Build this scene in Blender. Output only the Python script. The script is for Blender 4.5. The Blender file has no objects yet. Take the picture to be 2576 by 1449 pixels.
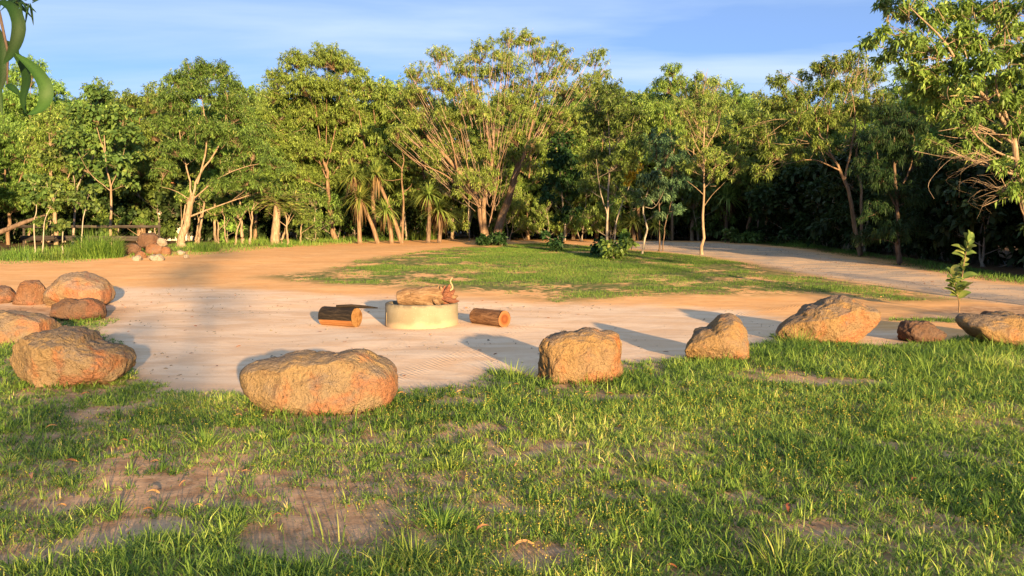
import bpy, bmesh, math, random
import numpy as np
from mathutils import Vector

# ---------------------------------------------------------------- camera, sky, sun, exposure
sc = bpy.context.scene
SUN_EL, SUN_AZ = math.radians(7.8), math.radians(161.0)      # azimuth clockwise from +Y
F, CX, CY, HZ, EYE = 2100.0, 1288.0, 724.5, 575.0, 1.5       # focal length and centre in units of a 2576 px wide frame
PITCH = math.atan((CY - HZ) / F)
cam_data = bpy.data.cameras.new('camera')
cam_data.sensor_width = 36.0
cam_data.lens = 36.0 * F / 2576.0
cam_data.clip_start, cam_data.clip_end = 0.05, 2000.0
cam = bpy.data.objects.new('camera', cam_data)
sc.collection.objects.link(cam)
cam.location = (0, 0, EYE)
cam.rotation_euler = (math.pi / 2 - PITCH, 0, 0)
sc.camera = cam

world = bpy.data.worlds.new('World')
sc.world = world
world.use_nodes = True
wn, wl = world.node_tree.nodes, world.node_tree.links
bg = wn['Background']
sky = wn.new('ShaderNodeTexSky')
sky.sky_type = 'NISHITA'
sky.sun_disc = False
sky.sun_elevation, sky.sun_rotation = SUN_EL, SUN_AZ
sky.air_density, sky.dust_density, sky.ozone_density = 0.45, 0.0, 3.5
# thin streaky cloud, the same all round the sky
tc = wn.new('ShaderNodeTexCoord')
sep = wn.new('ShaderNodeSeparateXYZ'); wl.new(tc.outputs['Generated'], sep.inputs[0])
mx = wn.new('ShaderNodeMath'); mx.operation = 'MAXIMUM'; mx.inputs[1].default_value = 0.0; wl.new(sep.outputs[2], mx.inputs[0])
ad = wn.new('ShaderNodeMath'); ad.operation = 'ADD'; ad.inputs[1].default_value = 0.12; wl.new(mx.outputs[0], ad.inputs[0])
dvs = []
for i in (0, 1):
    dv = wn.new('ShaderNodeMath'); dv.operation = 'DIVIDE'
    wl.new(sep.outputs[i], dv.inputs[0]); wl.new(ad.outputs[0], dv.inputs[1]); dvs.append(dv)
cmb = wn.new('ShaderNodeCombineXYZ'); wl.new(dvs[0].outputs[0], cmb.inputs[0]); wl.new(dvs[1].outputs[0], cmb.inputs[1])
mp = wn.new('ShaderNodeMapping'); mp.inputs['Rotation'].default_value = (0, 0, 0.2); mp.inputs['Location'].default_value = (9.1, 8.3, 0); mp.inputs['Scale'].default_value = (0.30, 1.0, 1.0)
wl.new(cmb.outputs[0], mp.inputs[0])
nz = wn.new('ShaderNodeTexNoise'); nz.inputs['Scale'].default_value = 1.0; nz.inputs['Detail'].default_value = 7.0
nz.inputs['Roughness'].default_value = 0.52; nz.inputs['Distortion'].default_value = 0.5
wl.new(mp.outputs[0], nz.inputs['Vector'])
rmp = wn.new('ShaderNodeValToRGB'); rmp.color_ramp.elements[0].position = 0.43; rmp.color_ramp.elements[1].position = 0.63
wl.new(nz.outputs[0], rmp.inputs[0])
amt = wn.new('ShaderNodeMath'); amt.operation = 'MULTIPLY_ADD'; amt.inputs[1].default_value = 0.62; amt.inputs[2].default_value = 0.32
wl.new(rmp.outputs[0], amt.inputs[0])
skm = wn.new('ShaderNodeMix'); skm.data_type = 'RGBA'; skm.blend_type = 'MIX'
wl.new(amt.outputs[0], skm.inputs['Factor']); wl.new(sky.outputs[0], skm.inputs['A'])
skm.inputs['B'].default_value = (2.75, 3.5, 4.6, 1)
wl.new(skm.outputs['Result'], bg.inputs[0])
bg.inputs[1].default_value = 0.063

sun_data = bpy.data.lights.new('sun', 'SUN')
sun_data.energy = 5.0
sun_data.angle = math.radians(0.8)
sun_data.color = (1.0, 0.67, 0.33)
sun = bpy.data.objects.new('sun', sun_data)
sc.collection.objects.link(sun)
SUNV = Vector((math.sin(SUN_AZ) * math.cos(SUN_EL), math.cos(SUN_AZ) * math.cos(SUN_EL), math.sin(SUN_EL)))
sun.rotation_euler = (-SUNV).to_track_quat('-Z', 'Y').to_euler()
sun.location = (10, -30, 12)

sc.view_settings.view_transform = 'Standard'
sc.view_settings.look = 'None'
sc.view_settings.gamma = 1.0
sc.view_settings.use_curve_mapping = False
sc.view_settings.exposure = 1.95
sc.render.engine = 'CYCLES'
sc.cycles.max_bounces = 6
sc.cycles.diffuse_bounces = 3
sc.cycles.glossy_bounces = 2
sc.cycles.transmission_bounces = 3
sc.cycles.caustics_reflective = sc.cycles.caustics_refractive = False

# ---------------------------------------------------------------- helpers
RNG = np.random.default_rng(11)
COL = sc.collection.objects


def tag(o, label=None, cat=None, group=None, kind=None):
    if label: o['label'] = label
    if cat: o['category'] = cat
    if group: o['group'] = group
    if kind: o['kind'] = kind
    return o


def empty(name, loc, label=None, cat=None, group=None, rz=0.0):
    o = bpy.data.objects.new(name, None)
    o.empty_display_size = 0.2
    o.location = loc
    o.rotation_euler = (0, 0, rz)
    COL.link(o)
    return tag(o, label, cat, group)


def make_mesh(name, V, Q=None, T=None, mat=None, attrs=None, smooth=False):
    me = bpy.data.meshes.new(name)
    V = np.ascontiguousarray(V, dtype=np.float32).reshape(-1, 3)
    me.vertices.add(len(V))
    me.vertices.foreach_set('co', V.ravel())
    loops, starts, pos = [], [], 0
    for A in (Q, T):
        if A is None or len(A) == 0: continue
        A = np.asarray(A, dtype=np.int32)
        loops.append(A.ravel())
        starts.append(pos + np.arange(len(A), dtype=np.int32) * A.shape[1])
        pos += A.size
    L, S = np.concatenate(loops), np.concatenate(starts)
    me.loops.add(len(L)); me.loops.foreach_set('vertex_index', L)
    me.polygons.add(len(S)); me.polygons.foreach_set('loop_start', S)
    if smooth: me.polygons.foreach_set('use_smooth', np.ones(len(S), dtype=bool))
    for k, a in (attrs or {}).items():
        at_ = me.attributes.new(k, 'FLOAT', 'POINT')
        at_.data.foreach_set('value', np.ascontiguousarray(a, dtype=np.float32))
    if mat: me.materials.append(mat)
    me.update(calc_edges=True)
    return me


def obj(name, me, parent=None, loc=None):
    o = bpy.data.objects.new(name, me)
    COL.link(o)
    if parent: o.parent = parent
    if loc is not None: o.location = loc
    return o


def copy_tree(root, loc, rz=0.0, scale=1.0, label=None, group=None):
    r = root.copy(); COL.link(r)
    r.location = loc; r.rotation_euler = (0, 0, rz); r.scale = (scale, scale, scale) if np.isscalar(scale) else scale
    if label: r['label'] = label
    if group: r['group'] = group
    for ch in root.children:
        c = ch.copy(); COL.link(c); c.parent = r
        for g in ch.children:
            d = g.copy(); COL.link(d); d.parent = c
    return r


def _hash(ix, iy, iz, seed):
    h = (ix.astype(np.int64) * 374761393 + iy.astype(np.int64) * 668265263 + iz.astype(np.int64) * 2147483647 + seed * 974634777) & 0xFFFFFFFF
    h = ((h ^ (h >> 13)) * 1274126177) & 0xFFFFFFFF
    return ((h ^ (h >> 16)) & 0xFFFF) / 65535.0


def vnoise(P, seed=0):
    P = np.asarray(P, dtype=np.float64)
    i = np.floor(P).astype(np.int64); f = P - i
    u = f * f * f * (f * (f * 6 - 15) + 10)
    r = 0.0
    for dx in (0, 1):
        for dy in (0, 1):
            for dz in (0, 1):
                w = (u[:, 0] if dx else 1 - u[:, 0]) * (u[:, 1] if dy else 1 - u[:, 1]) * (u[:, 2] if dz else 1 - u[:, 2])
                r = r + w * _hash(i[:, 0] + dx, i[:, 1] + dy, i[:, 2] + dz, seed)
    return r * 2 - 1


def fbm(P, octaves=4, seed=0, gain=0.5):
    P = np.asarray(P, dtype=np.float64); r = 0; a = 1.0; s = 0
    for k in range(octaves):
        r = r + a * vnoise(P * (2.03 ** k) + 17.3 * k, seed + k); s += a; a *= gain
    return r / s


def noise2(x, y, scale, octaves=3, seed=0):
    return fbm(np.stack([x * scale, y * scale, np.zeros_like(x) + 0.37], 1), octaves, seed)


# ---- terrain profile: flat by the camera, rising gently towards the forest
_yy = np.arange(-120, 420, 0.25)
_zz = np.interp(_yy, [-120, 9, 12, 15, 20, 25, 30, 35, 40, 50, 60, 420], [0, 0, 0.0, 0.06, 0.25, 0.45, 0.63, 0.78, 0.9, 1.05, 1.15, 1.5])
_k = np.ones(13) / 13
_zz = np.convolve(np.pad(_zz, 6, 'edge'), _k, 'valid')


def gz(x, y):
    x = np.atleast_1d(np.asarray(x, dtype=np.float64)); y = np.atleast_1d(np.asarray(y, dtype=np.float64))
    x, y = np.broadcast_arrays(x, y)
    z = np.interp(y, _yy, _zz)
    return z + 0.03 * noise2(x.ravel(), y.ravel(), 0.33, 2, 5).reshape(x.shape)


CA, SA = math.cos(PITCH), math.sin(PITCH)


def ray(px, py):
    u, v = (px - CX) / F, (CY - py) / F
    return u, CA + v * SA, v * CA - SA


def at(px, py, d):
    """the point seen at that place of the frame, d metres away"""
    u, fy, fz = ray(px, py)
    t = d / fy
    return np.array([u * t, d, EYE + fz * t])


def G(px, py):
    """the point of the ground seen at that place of the frame"""
    u, fy, fz = ray(px, py)
    t = np.concatenate([np.linspace(1.5, 20, 800), np.linspace(20.02, 80, 1400)])
    h = EYE + fz * t - gz(u * t, fy * t)
    i = np.argmax(h < 0) if (h < 0).any() else len(t) - 1
    if i > 0 and h[i] < 0:
        a, b = h[i - 1], h[i]
        tt = t[i - 1] + (t[i] - t[i - 1]) * a / (a - b)
    else:
        tt = t[i]
    x, y = u * tt, fy * tt
    return np.array([x, y, float(gz(x, y)[0])])


def gpoly(pts):
    return np.array([G(*p)[:2] for p in pts])


def sdist(x, y, poly):
    """signed distance to a polygon, positive inside"""
    P = np.stack([x, y], 1); n = len(poly)
    d = np.full(len(P), 1e9); ins = np.zeros(len(P), dtype=bool)
    for i in range(n):
        a, b = poly[i], poly[(i + 1) % n]
        ab = b - a; ap = P - a
        t = np.clip((ap @ ab) / max(ab @ ab, 1e-9), 0, 1)
        d = np.minimum(d, np.hypot(*(ap - t[:, None] * ab).T))
        c = ((a[1] > P[:, 1]) != (b[1] > P[:, 1]))
        xi = (b[0] - a[0]) * (P[:, 1] - a[1]) / (b[1] - a[1] if b[1] != a[1] else 1e-9) + a[0]
        ins ^= c & (P[:, 0] < xi)
    return np.where(ins, d, -d)


# ---------------------------------------------------------------- materials
MATS = {}


class NT:
    def __init__(s, name):
        s.m = bpy.data.materials.new(name); s.m.use_nodes = True
        s.n, s.l = s.m.node_tree.nodes, s.m.node_tree.links
        s.b = s.n['Principled BSDF']; s.out = s.n['Material Output']
        MATS[name] = s.m

    def add(s, t, **kw):
        nd = s.n.new(t)
        for k, v in kw.items(): setattr(nd, k, v)
        return nd

    def link(s, a, b): s.l.new(a, b)

    def coord(s, which='Object', scale=(1, 1, 1)):
        t = s.add('ShaderNodeTexCoord'); m = s.add('ShaderNodeMapping')
        m.inputs['Scale'].default_value = scale
        s.link(t.outputs[which], m.inputs[0]); return m.outputs[0]

    def noise(s, vec, scale, detail=4, rough=0.55, dist=0.0):
        nd = s.add('ShaderNodeTexNoise')
        nd.inputs['Scale'].default_value = scale; nd.inputs['Detail'].default_value = detail
        nd.inputs['Roughness'].default_value = rough; nd.inputs['Distortion'].default_value = dist
        if vec is not None: s.link(vec, nd.inputs['Vector'])
        return nd.outputs[0]

    def vor(s, vec, scale, feature='F1'):
        nd = s.add('ShaderNodeTexVoronoi', feature=feature); nd.inputs['Scale'].default_value = scale
        if vec is not None: s.link(vec, nd.inputs['Vector'])
        return nd.outputs['Distance']

    def attr(s, name): return s.add('ShaderNodeAttribute', attribute_name=name).outputs['Fac']

    def math(s, op, a, b=None, c=None, clamp=False):
        nd = s.add('ShaderNodeMath', operation=op); nd.use_clamp = clamp
        for i, v in enumerate((a, b, c)):
            if v is None: continue
            if isinstance(v, (int, float)): nd.inputs[i].default_value = v
            else: s.link(v, nd.inputs[i])
        return nd.outputs[0]

    def step(s, v, lo, hi):
        nd = s.add('ShaderNodeMapRange', interpolation_type='SMOOTHSTEP')
        nd.inputs['From Min'].default_value = lo; nd.inputs['From Max'].default_value = hi
        s.link(v, nd.inputs['Value']); return nd.outputs[0]

    def mix(s, f, a, b, mode='MIX'):
        nd = s.add('ShaderNodeMix', data_type='RGBA', blend_type=mode)
        for k, v in (('Factor', f), ('A', a), ('B', b)):
            if isinstance(v, (int, float)): nd.inputs[k].default_value = v
            elif isinstance(v, tuple): nd.inputs[k].default_value = (*v, 1) if len(v) == 3 else v
            else: s.link(v, nd.inputs[k])
        return nd.outputs['Result']

    def ramp(s, v, stops):
        nd = s.add('ShaderNodeValToRGB'); e = nd.color_ramp.elements
        while len(e) < len(stops): e.new(0.5)
        for el, (p, c) in zip(e, stops): el.position = p; el.color = (*c, 1)
        s.link(v, nd.inputs[0]); return nd.outputs[0]

    def bump(s, h, strength, dist, prev=None):
        nd = s.add('ShaderNodeBump'); nd.inputs['Strength'].default_value = strength; nd.inputs['Distance'].default_value = dist
        s.link(h, nd.inputs['Height'])
        if prev is not None: s.link(prev, nd.inputs['Normal'])
        return nd.outputs[0]

    def done(s, col=None, rough=0.9, spec=0.2, normal=None):
        if col is not None:
            if isinstance(col, tuple): s.b.inputs['Base Color'].default_value = (*col, 1)
            else: s.link(col, s.b.inputs['Base Color'])
        if isinstance(rough, (int, float)): s.b.inputs['Roughness'].default_value = rough
        else: s.link(rough, s.b.inputs['Roughness'])
        s.b.inputs['Specular IOR Level'].default_value = spec
        if normal is not None: s.link(normal, s.b.inputs['Normal'])
        return s.m


def leaf_mat(name, stops, trans=0.3, rough=0.55, spec=0.25, objvar=0.25, gain=2.1):
    stops = [(p, tuple(min(0.6, x * gain) for x in c)) for p, c in stops]
    t = NT(name)
    c = t.ramp(t.attr('lv'), stops)
    oi = t.add('ShaderNodeObjectInfo')
    hv = t.add('ShaderNodeHueSaturation')
    t.link(t.math('MULTIPLY_ADD', oi.outputs['Random'], objvar, 1 - objvar / 2), hv.inputs['Value'])
    t.link(t.math('MULTIPLY_ADD', oi.outputs['Random'], 0.03, 0.485), hv.inputs['Hue'])
    t.link(c, hv.inputs['Color'])
    c = hv.outputs[0]
    t.done(c, rough, spec)
    tr = t.add('ShaderNodeBsdfTranslucent')
    hs = t.add('ShaderNodeHueSaturation'); hs.inputs['Value'].default_value = 1.35; hs.inputs['Hue'].default_value = 0.487
    t.link(c, hs.inputs['Color']); t.link(hs.outputs[0], tr.inputs['Color'])
    ms = t.add('ShaderNodeMixShader'); ms.inputs[0].default_value = trans
    t.link(t.b.outputs[0], ms.inputs[1]); t.link(tr.outputs[0], ms.inputs[2]); t.link(ms.outputs[0], t.out.inputs[0])
    return t.m


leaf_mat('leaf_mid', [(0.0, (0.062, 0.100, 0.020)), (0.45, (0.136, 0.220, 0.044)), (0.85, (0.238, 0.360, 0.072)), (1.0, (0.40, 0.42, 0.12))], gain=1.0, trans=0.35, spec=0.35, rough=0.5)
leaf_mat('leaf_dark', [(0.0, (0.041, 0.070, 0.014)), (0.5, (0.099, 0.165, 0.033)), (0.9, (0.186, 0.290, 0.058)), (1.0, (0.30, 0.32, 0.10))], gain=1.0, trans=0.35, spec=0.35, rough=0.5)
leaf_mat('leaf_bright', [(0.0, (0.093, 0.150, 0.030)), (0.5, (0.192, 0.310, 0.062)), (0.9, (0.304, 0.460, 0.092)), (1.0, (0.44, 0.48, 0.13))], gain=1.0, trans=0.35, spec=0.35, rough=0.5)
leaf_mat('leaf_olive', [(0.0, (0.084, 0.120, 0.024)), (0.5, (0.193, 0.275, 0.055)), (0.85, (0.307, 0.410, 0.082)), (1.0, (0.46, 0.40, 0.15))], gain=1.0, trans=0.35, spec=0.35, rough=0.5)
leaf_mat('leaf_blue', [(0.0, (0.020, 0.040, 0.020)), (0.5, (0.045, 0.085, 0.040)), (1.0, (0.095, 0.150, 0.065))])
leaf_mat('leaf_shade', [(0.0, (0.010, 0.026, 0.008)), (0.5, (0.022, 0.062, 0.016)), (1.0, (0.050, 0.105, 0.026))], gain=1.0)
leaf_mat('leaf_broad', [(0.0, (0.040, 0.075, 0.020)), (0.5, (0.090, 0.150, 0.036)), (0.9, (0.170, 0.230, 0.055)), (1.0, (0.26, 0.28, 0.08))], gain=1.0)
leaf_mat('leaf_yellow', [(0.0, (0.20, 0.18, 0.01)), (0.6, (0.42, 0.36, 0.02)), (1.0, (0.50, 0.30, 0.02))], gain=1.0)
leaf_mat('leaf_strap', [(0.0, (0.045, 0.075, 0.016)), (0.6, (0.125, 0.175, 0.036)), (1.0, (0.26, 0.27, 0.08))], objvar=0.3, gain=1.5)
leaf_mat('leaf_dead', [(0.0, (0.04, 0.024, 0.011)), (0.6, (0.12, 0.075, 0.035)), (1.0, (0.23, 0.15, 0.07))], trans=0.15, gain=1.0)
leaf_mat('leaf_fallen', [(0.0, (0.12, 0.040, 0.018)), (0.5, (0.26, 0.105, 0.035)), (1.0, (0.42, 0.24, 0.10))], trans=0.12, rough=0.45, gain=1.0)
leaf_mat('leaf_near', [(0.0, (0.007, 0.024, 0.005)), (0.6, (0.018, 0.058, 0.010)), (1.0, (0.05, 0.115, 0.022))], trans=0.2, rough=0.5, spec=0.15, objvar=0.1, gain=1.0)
leaf_mat('leaf_under_shade', [(0.0, (0.010, 0.022, 0.007)), (0.5, (0.024, 0.048, 0.013)), (1.0, (0.060, 0.090, 0.024))], trans=0.2, gain=1.0)  # understorey leaves: the gloom between the trunks is put into their dark colour
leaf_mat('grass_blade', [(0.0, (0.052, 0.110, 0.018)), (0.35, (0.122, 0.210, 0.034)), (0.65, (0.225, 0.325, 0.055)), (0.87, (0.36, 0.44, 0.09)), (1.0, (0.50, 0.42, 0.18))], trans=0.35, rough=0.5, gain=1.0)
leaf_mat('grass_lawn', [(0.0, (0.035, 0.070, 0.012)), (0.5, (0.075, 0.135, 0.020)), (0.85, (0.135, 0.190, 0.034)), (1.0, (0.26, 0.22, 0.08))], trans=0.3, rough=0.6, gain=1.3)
leaf_mat('seed_head', [(0.0, (0.16, 0.13, 0.02)), (1.0, (0.42, 0.30, 0.06))], trans=0.2, rough=0.7, gain=1.0)


def bark_mat(name, a, b, scale=6.0):
    t = NT(name)
    v = t.coord('Object', (1, 1, 0.25))
    n1 = t.noise(v, scale * 2.5, 5, 0.65, 0.6)
    n2 = t.noise(t.coord('Object'), 1.3, 3)
    c = t.mix(t.step(n1, 0.36, 0.66), a, b)
    c = t.mix(t.math('MULTIPLY', t.step(n2, 0.5, 0.75), 0.45), c, tuple(x * 0.45 for x in a))
    return t.done(c, 0.9, 0.15, t.bump(n1, 0.6, 0.02))


bark_mat('bark_pale', (0.18, 0.125, 0.078), (0.31, 0.24, 0.165))
bark_mat('bark_pink', (0.24, 0.165, 0.125), (0.36, 0.26, 0.205))
bark_mat('bark_tan', (0.125, 0.080, 0.047), (0.24, 0.165, 0.105))
bark_mat('bark_dark', (0.070, 0.048, 0.032), (0.17, 0.12, 0.085))
bark_mat('bark_white', (0.24, 0.20, 0.15), (0.38, 0.34, 0.27))
bark_mat('bark_grey', (0.16, 0.13, 0.10), (0.33, 0.28, 0.22))


def rock_mat(name, tan, rust, dark, lichen, lich_amt=0.5, rust_lo=0.5, scale=1.0):
    t = NT(name)
    v = t.coord('Object', (scale,) * 3)
    n1 = t.noise(v, 2.3, 6, 0.6, 0.5)
    n2 = t.noise(v, 5.5, 6, 0.68, 0.8)
    n3 = t.noise(v, 34.0, 4, 0.7)
    n4 = t.noise(v, 3.4, 5, 0.62, 0.3)
    vd = t.vor(v, 26.0)
    c = t.mix(t.step(n3, 0.3, 0.72), tuple(x * 0.72 for x in tan), tan)
    c = t.mix(t.math('MULTIPLY', t.step(n1, rust_lo, rust_lo + 0.14), 0.85), c, t.mix(t.step(n3, 0.35, 0.65), rust, tuple(x * 1.7 for x in rust)))
    geo = t.add('ShaderNodeNewGeometry'); sp = t.add('ShaderNodeSeparateXYZ'); t.link(geo.outputs['Normal'], sp.inputs[0])
    up = t.math('ADD', sp.outputs[2], t.math('MULTIPLY', t.math('SUBTRACT', n4, 0.5), 3.2))
    c = t.mix(t.math('MULTIPLY', t.step(up, 0.35, 1.0), lich_amt), c, t.mix(t.step(n3, 0.4, 0.6), lichen, tuple(x * 0.55 for x in lichen)))
    c = t.mix(t.math('MULTIPLY', t.step(n2, 0.56, 0.72), 0.8), c, dark)
    c = t.mix(t.math('MULTIPLY', t.step(vd, 0.22, 0.05), 0.35), c, dark)
    wp = t.add('ShaderNodeVectorMath', operation='MULTIPLY_ADD'); nv = t.add('ShaderNodeTexNoise'); nv.inputs['Scale'].default_value = 3.0; nv.inputs['Detail'].default_value = 4.0
    t.link(v, nv.inputs['Vector']); t.link(nv.outputs['Color'], wp.inputs[0]); wp.inputs[1].default_value = (0.5, 0.5, 0.5); t.link(v, wp.inputs[2])
    ck = t.vor(wp.outputs[0], 2.6, 'DISTANCE_TO_EDGE'); n5 = t.noise(v, 1.7, 3)
    crack = t.math('MULTIPLY', t.step(ck, 0.016, 0.002), t.step(n5, 0.54, 0.66))
    c = t.mix(t.math('MULTIPLY', crack, 0.12), c, tuple(x * 0.5 for x in dark))
    c = t.mix(t.math('MULTIPLY', t.step(n5, 0.40, 0.62), 0.45), c, t.mix(0.6, c, lichen))
    h = t.math('ADD', t.math('MULTIPLY', n2, 1.0), t.math('MULTIPLY', n3, 0.7))
    h = t.math('SUBTRACT', h, t.math('MULTIPLY', crack, 0.12))
    nb = t.bump(h, 1.0, 0.075)
    nb = t.bump(t.math('MINIMUM', vd, 0.4), 0.4, 0.02, nb)
    return t.done(c, 0.92, 0.15, nb)


rock_mat('rock_tan', (0.295, 0.205, 0.105), (0.24, 0.085, 0.028), (0.085, 0.045, 0.028), (0.21, 0.175, 0.15), 0.65, 0.50)
rock_mat('rock_orange', (0.320, 0.205, 0.092), (0.27, 0.098, 0.028), (0.095, 0.046, 0.027), (0.22, 0.18, 0.15), 0.7, 0.50)
rock_mat('rock_red', (0.24, 0.120, 0.062), (0.20, 0.062, 0.026), (0.050, 0.028, 0.020), (0.22, 0.17, 0.14), 0.4, 0.5)
rock_mat('rock_brown', (0.155, 0.088, 0.054), (0.135, 0.048, 0.024), (0.036, 0.022, 0.016), (0.17, 0.13, 0.108), 0.35, 0.5)
rock_mat('rock_mixed', (0.31, 0.205, 0.115), (0.25, 0.085, 0.030), (0.075, 0.042, 0.026), (0.27, 0.225, 0.19), 0.6, 0.47)
rock_mat('rock_white', (0.33, 0.28, 0.215), (0.36, 0.26, 0.17), (0.15, 0.11, 0.08), (0.38, 0.34, 0.30), 0.3, 0.6)

# ground: soils told apart by masks kept on the mesh, their edges broken up by noise
t = NT('ground_soil')
v = t.coord('Object')
nA = t.noise(v, 0.9, 5, 0.6); nB = t.noise(v, 6.0, 5, 0.62); nC = t.noise(v, 42.0, 3, 0.6); nD = t.noise(t.coord('Object', (0.55, 1.25, 1)), 1.5, 6, 0.65, 0.8)
pert = t.math('ADD', t.math('MULTIPLY', t.math('SUBTRACT', nA, 0.5), 1.1), t.math('MULTIPLY', t.math('SUBTRACT', nB, 0.5), 0.55))


def mask(name, w):
    return t.step(t.math('ADD', t.attr(name), t.math('MULTIPLY', pert, w * 2.2)), -w, w)


dirt = t.mix(t.step(nD, 0.35, 0.68), (0.64, 0.335, 0.130), (0.74, 0.43, 0.19))
dirt = t.mix(t.math('MULTIPLY', t.step(nB, 0.5, 0.72), 0.5), dirt, (0.52, 0.275, 0.135))
sand = t.mix(t.step(nD, 0.36, 0.66), (0.64, 0.43, 0.265), (0.75, 0.56, 0.385))
sand = t.mix(t.math('MULTIPLY', t.step(nB, 0.55, 0.75), 0.35), sand, (0.50, 0.34, 0.23))
sand = t.mix(t.math('MULTIPLY', t.step(nC, 0.60, 0.70), 0.30), sand, (0.44, 0.30, 0.20))
soil = t.mix(t.step(nB, 0.35, 0.65), (0.30, 0.170, 0.088), (0.50, 0.315, 0.180))
soil = t.mix(t.math('MULTIPLY', t.step(nC, 0.58, 0.66), 0.45), soil, (0.12, 0.075, 0.05))
soil = t.mix(t.math('MULTIPLY', t.step(nA, 0.52, 0.66), 0.6), soil, (0.60, 0.395, 0.235))
gravel = t.mix(t.step(nC, 0.38, 0.62), (0.30, 0.24, 0.185), (0.46, 0.38, 0.305))
gravel = t.mix(t.math('MULTIPLY', t.step(nD, 0.42, 0.58), 0.85), gravel, (0.62, 0.43, 0.27))
litter = t.mix(t.step(nC, 0.4, 0.62), (0.055, 0.034, 0.020), (0.17, 0.105, 0.055))
turf = t.mix(t.step(nB, 0.38, 0.62), (0.085, 0.115, 0.026), (0.22, 0.185, 0.070))
col = t.mix(mask('m_sand', 0.55), dirt, sand)
col = t.mix(mask('m_gravel', 0.6), col, gravel)
col = t.mix(mask('m_lawn', 0.7), col, t.mix(t.step(t.math('ADD', nA, t.math('MULTIPLY', t.math('SUBTRACT', nB, 0.5), 0.6)), 0.49, 0.60), turf, dirt))
col = t.mix(mask('m_soil', 0.35), col, soil)
col = t.mix(mask('m_forest', 0.6), col, litter)
h = t.math('ADD', t.math('MULTIPLY', nB, 0.6), t.math('MULTIPLY', nC, 0.22))
nb = t.bump(h, 0.24, 0.05)
# vehicle tread prints pressed into the sand
wv = t.add('ShaderNodeTexWave', wave_type='BANDS', bands_direction='X'); wv.inputs['Scale'].default_value = 5.5; wv.inputs['Distortion'].default_value = 3.0
mpw = t.add('ShaderNodeMapping'); mpw.inputs['Rotation'].default_value = (0, 0, 0.5)
t.link(t.add('ShaderNodeTexCoord').outputs['Object'], mpw.inputs[0]); t.link(mpw.outputs[0], wv.inputs['Vector'])
nb = t.bump(t.math('MULTIPLY', wv.outputs[1], t.attr('m_track')), 0.28, 0.03, nb)
t.done(col, 0.95, 0.1, nb)

t = NT('concrete'); v = t.coord('Object')
n1 = t.noise(v, 3, 5); n2 = t.noise(v, 60, 3)
c = t.mix(t.step(n1, 0.35, 0.7), (0.185, 0.158, 0.105), (0.225, 0.198, 0.138))
c = t.mix(t.math('MULTIPLY', t.step(n2, 0.60, 0.7), 0.4), c, (0.40, 0.34, 0.24))
sp = t.add('ShaderNodeSeparateXYZ'); t.link(v, sp.inputs[0])
c = t.mix(t.math('MULTIPLY', t.step(t.math('ADD', sp.outputs[2], t.math('MULTIPLY', n1, -0.16)), 0.02, -0.06), 0.6), c, (0.40, 0.29, 0.19))
n3 = t.noise(v, 9, 5, 0.65)
c = t.mix(t.math('MULTIPLY', t.step(t.math('ADD', sp.outputs[2], t.math('MULTIPLY', n3, 0.20)), 0.385, 0.46), 0.7), c, (0.06, 0.05, 0.04))
c = t.mix(t.math('MULTIPLY', t.step(n3, 0.58, 0.70), 0.25), c, (0.24, 0.20, 0.15))
t.done(c, 0.85, 0.2, t.bump(n2, 0.3, 0.006))

t = NT('log_bark'); v = t.coord('Object', (1, 6, 6)); n1 = t.noise(v, 4.5, 6, 0.7, 1.0); n2 = t.noise(t.coord('Object'), 5, 4)
c = t.ramp(n1, [(0.3, (0.035, 0.019, 0.012)), (0.5, (0.135, 0.068, 0.034)), (0.7, (0.26, 0.15, 0.078))])
t.done(c, 0.9, 0.15, t.bump(n1, 0.9, 0.03))
t = NT('log_char'); v = t.coord('Object', (1, 6, 6)); n1 = t.noise(v, 4.5, 6, 0.7, 1.0)
t.done(t.mix(t.step(n1, 0.4, 0.72), (0.009, 0.007, 0.006), (0.040, 0.029, 0.020)), 0.85, 0.2, t.bump(n1, 1.0, 0.03))
t = NT('log_split'); v = t.coord('Object', (0.7, 9, 9)); n1 = t.noise(v, 3.5, 5, 0.6, 0.4)
t.done(t.mix(t.step(n1, 0.35, 0.68), (0.20, 0.082, 0.027), (0.32, 0.165, 0.070)), 0.8, 0.2, t.bump(n1, 0.4, 0.02))
t = NT('log_end'); v = t.coord('Object'); sp = t.add('ShaderNodeSeparateXYZ'); t.link(v, sp.inputs[0])
rr = t.math('SQRT', t.math('ADD', t.math('POWER', sp.outputs[1], 2.0), t.math('POWER', sp.outputs[2], 2.0)))
n1 = t.noise(v, 14, 4); rr = t.math('ADD', rr, t.math('MULTIPLY', t.math('SUBTRACT', n1, 0.5), 0.02))
ring = t.math('SINE', t.math('MULTIPLY', rr, 420.0))
c = t.ramp(t.math('MULTIPLY', rr, 8.0), [(0.0, (0.17, 0.060, 0.019)), (0.45, (0.12, 0.034, 0.010)), (0.62, (0.19, 0.070, 0.023)), (0.86, (0.22, 0.100, 0.042))])
c = t.mix(t.math('MULTIPLY', t.step(ring, -0.2, 0.8), 0.18), c, (0.18, 0.06, 0.02))
t.done(c, 0.75, 0.2)
t = NT('log_end_pale'); v = t.coord('Object'); n1 = t.noise(v, 16, 5, 0.6, 1.0)
t.done(t.ramp(n1, [(0.3, (0.09, 0.035, 0.010)), (0.5, (0.20, 0.105, 0.036)), (0.72, (0.24, 0.145, 0.062))]), 0.75, 0.2)
t = NT('stump_wood'); v = t.coord('Object', (1.0, 5, 5)); n1 = t.noise(v, 4, 6, 0.68, 1.2); n2 = t.noise(t.coord('Object'), 7, 4)
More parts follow.
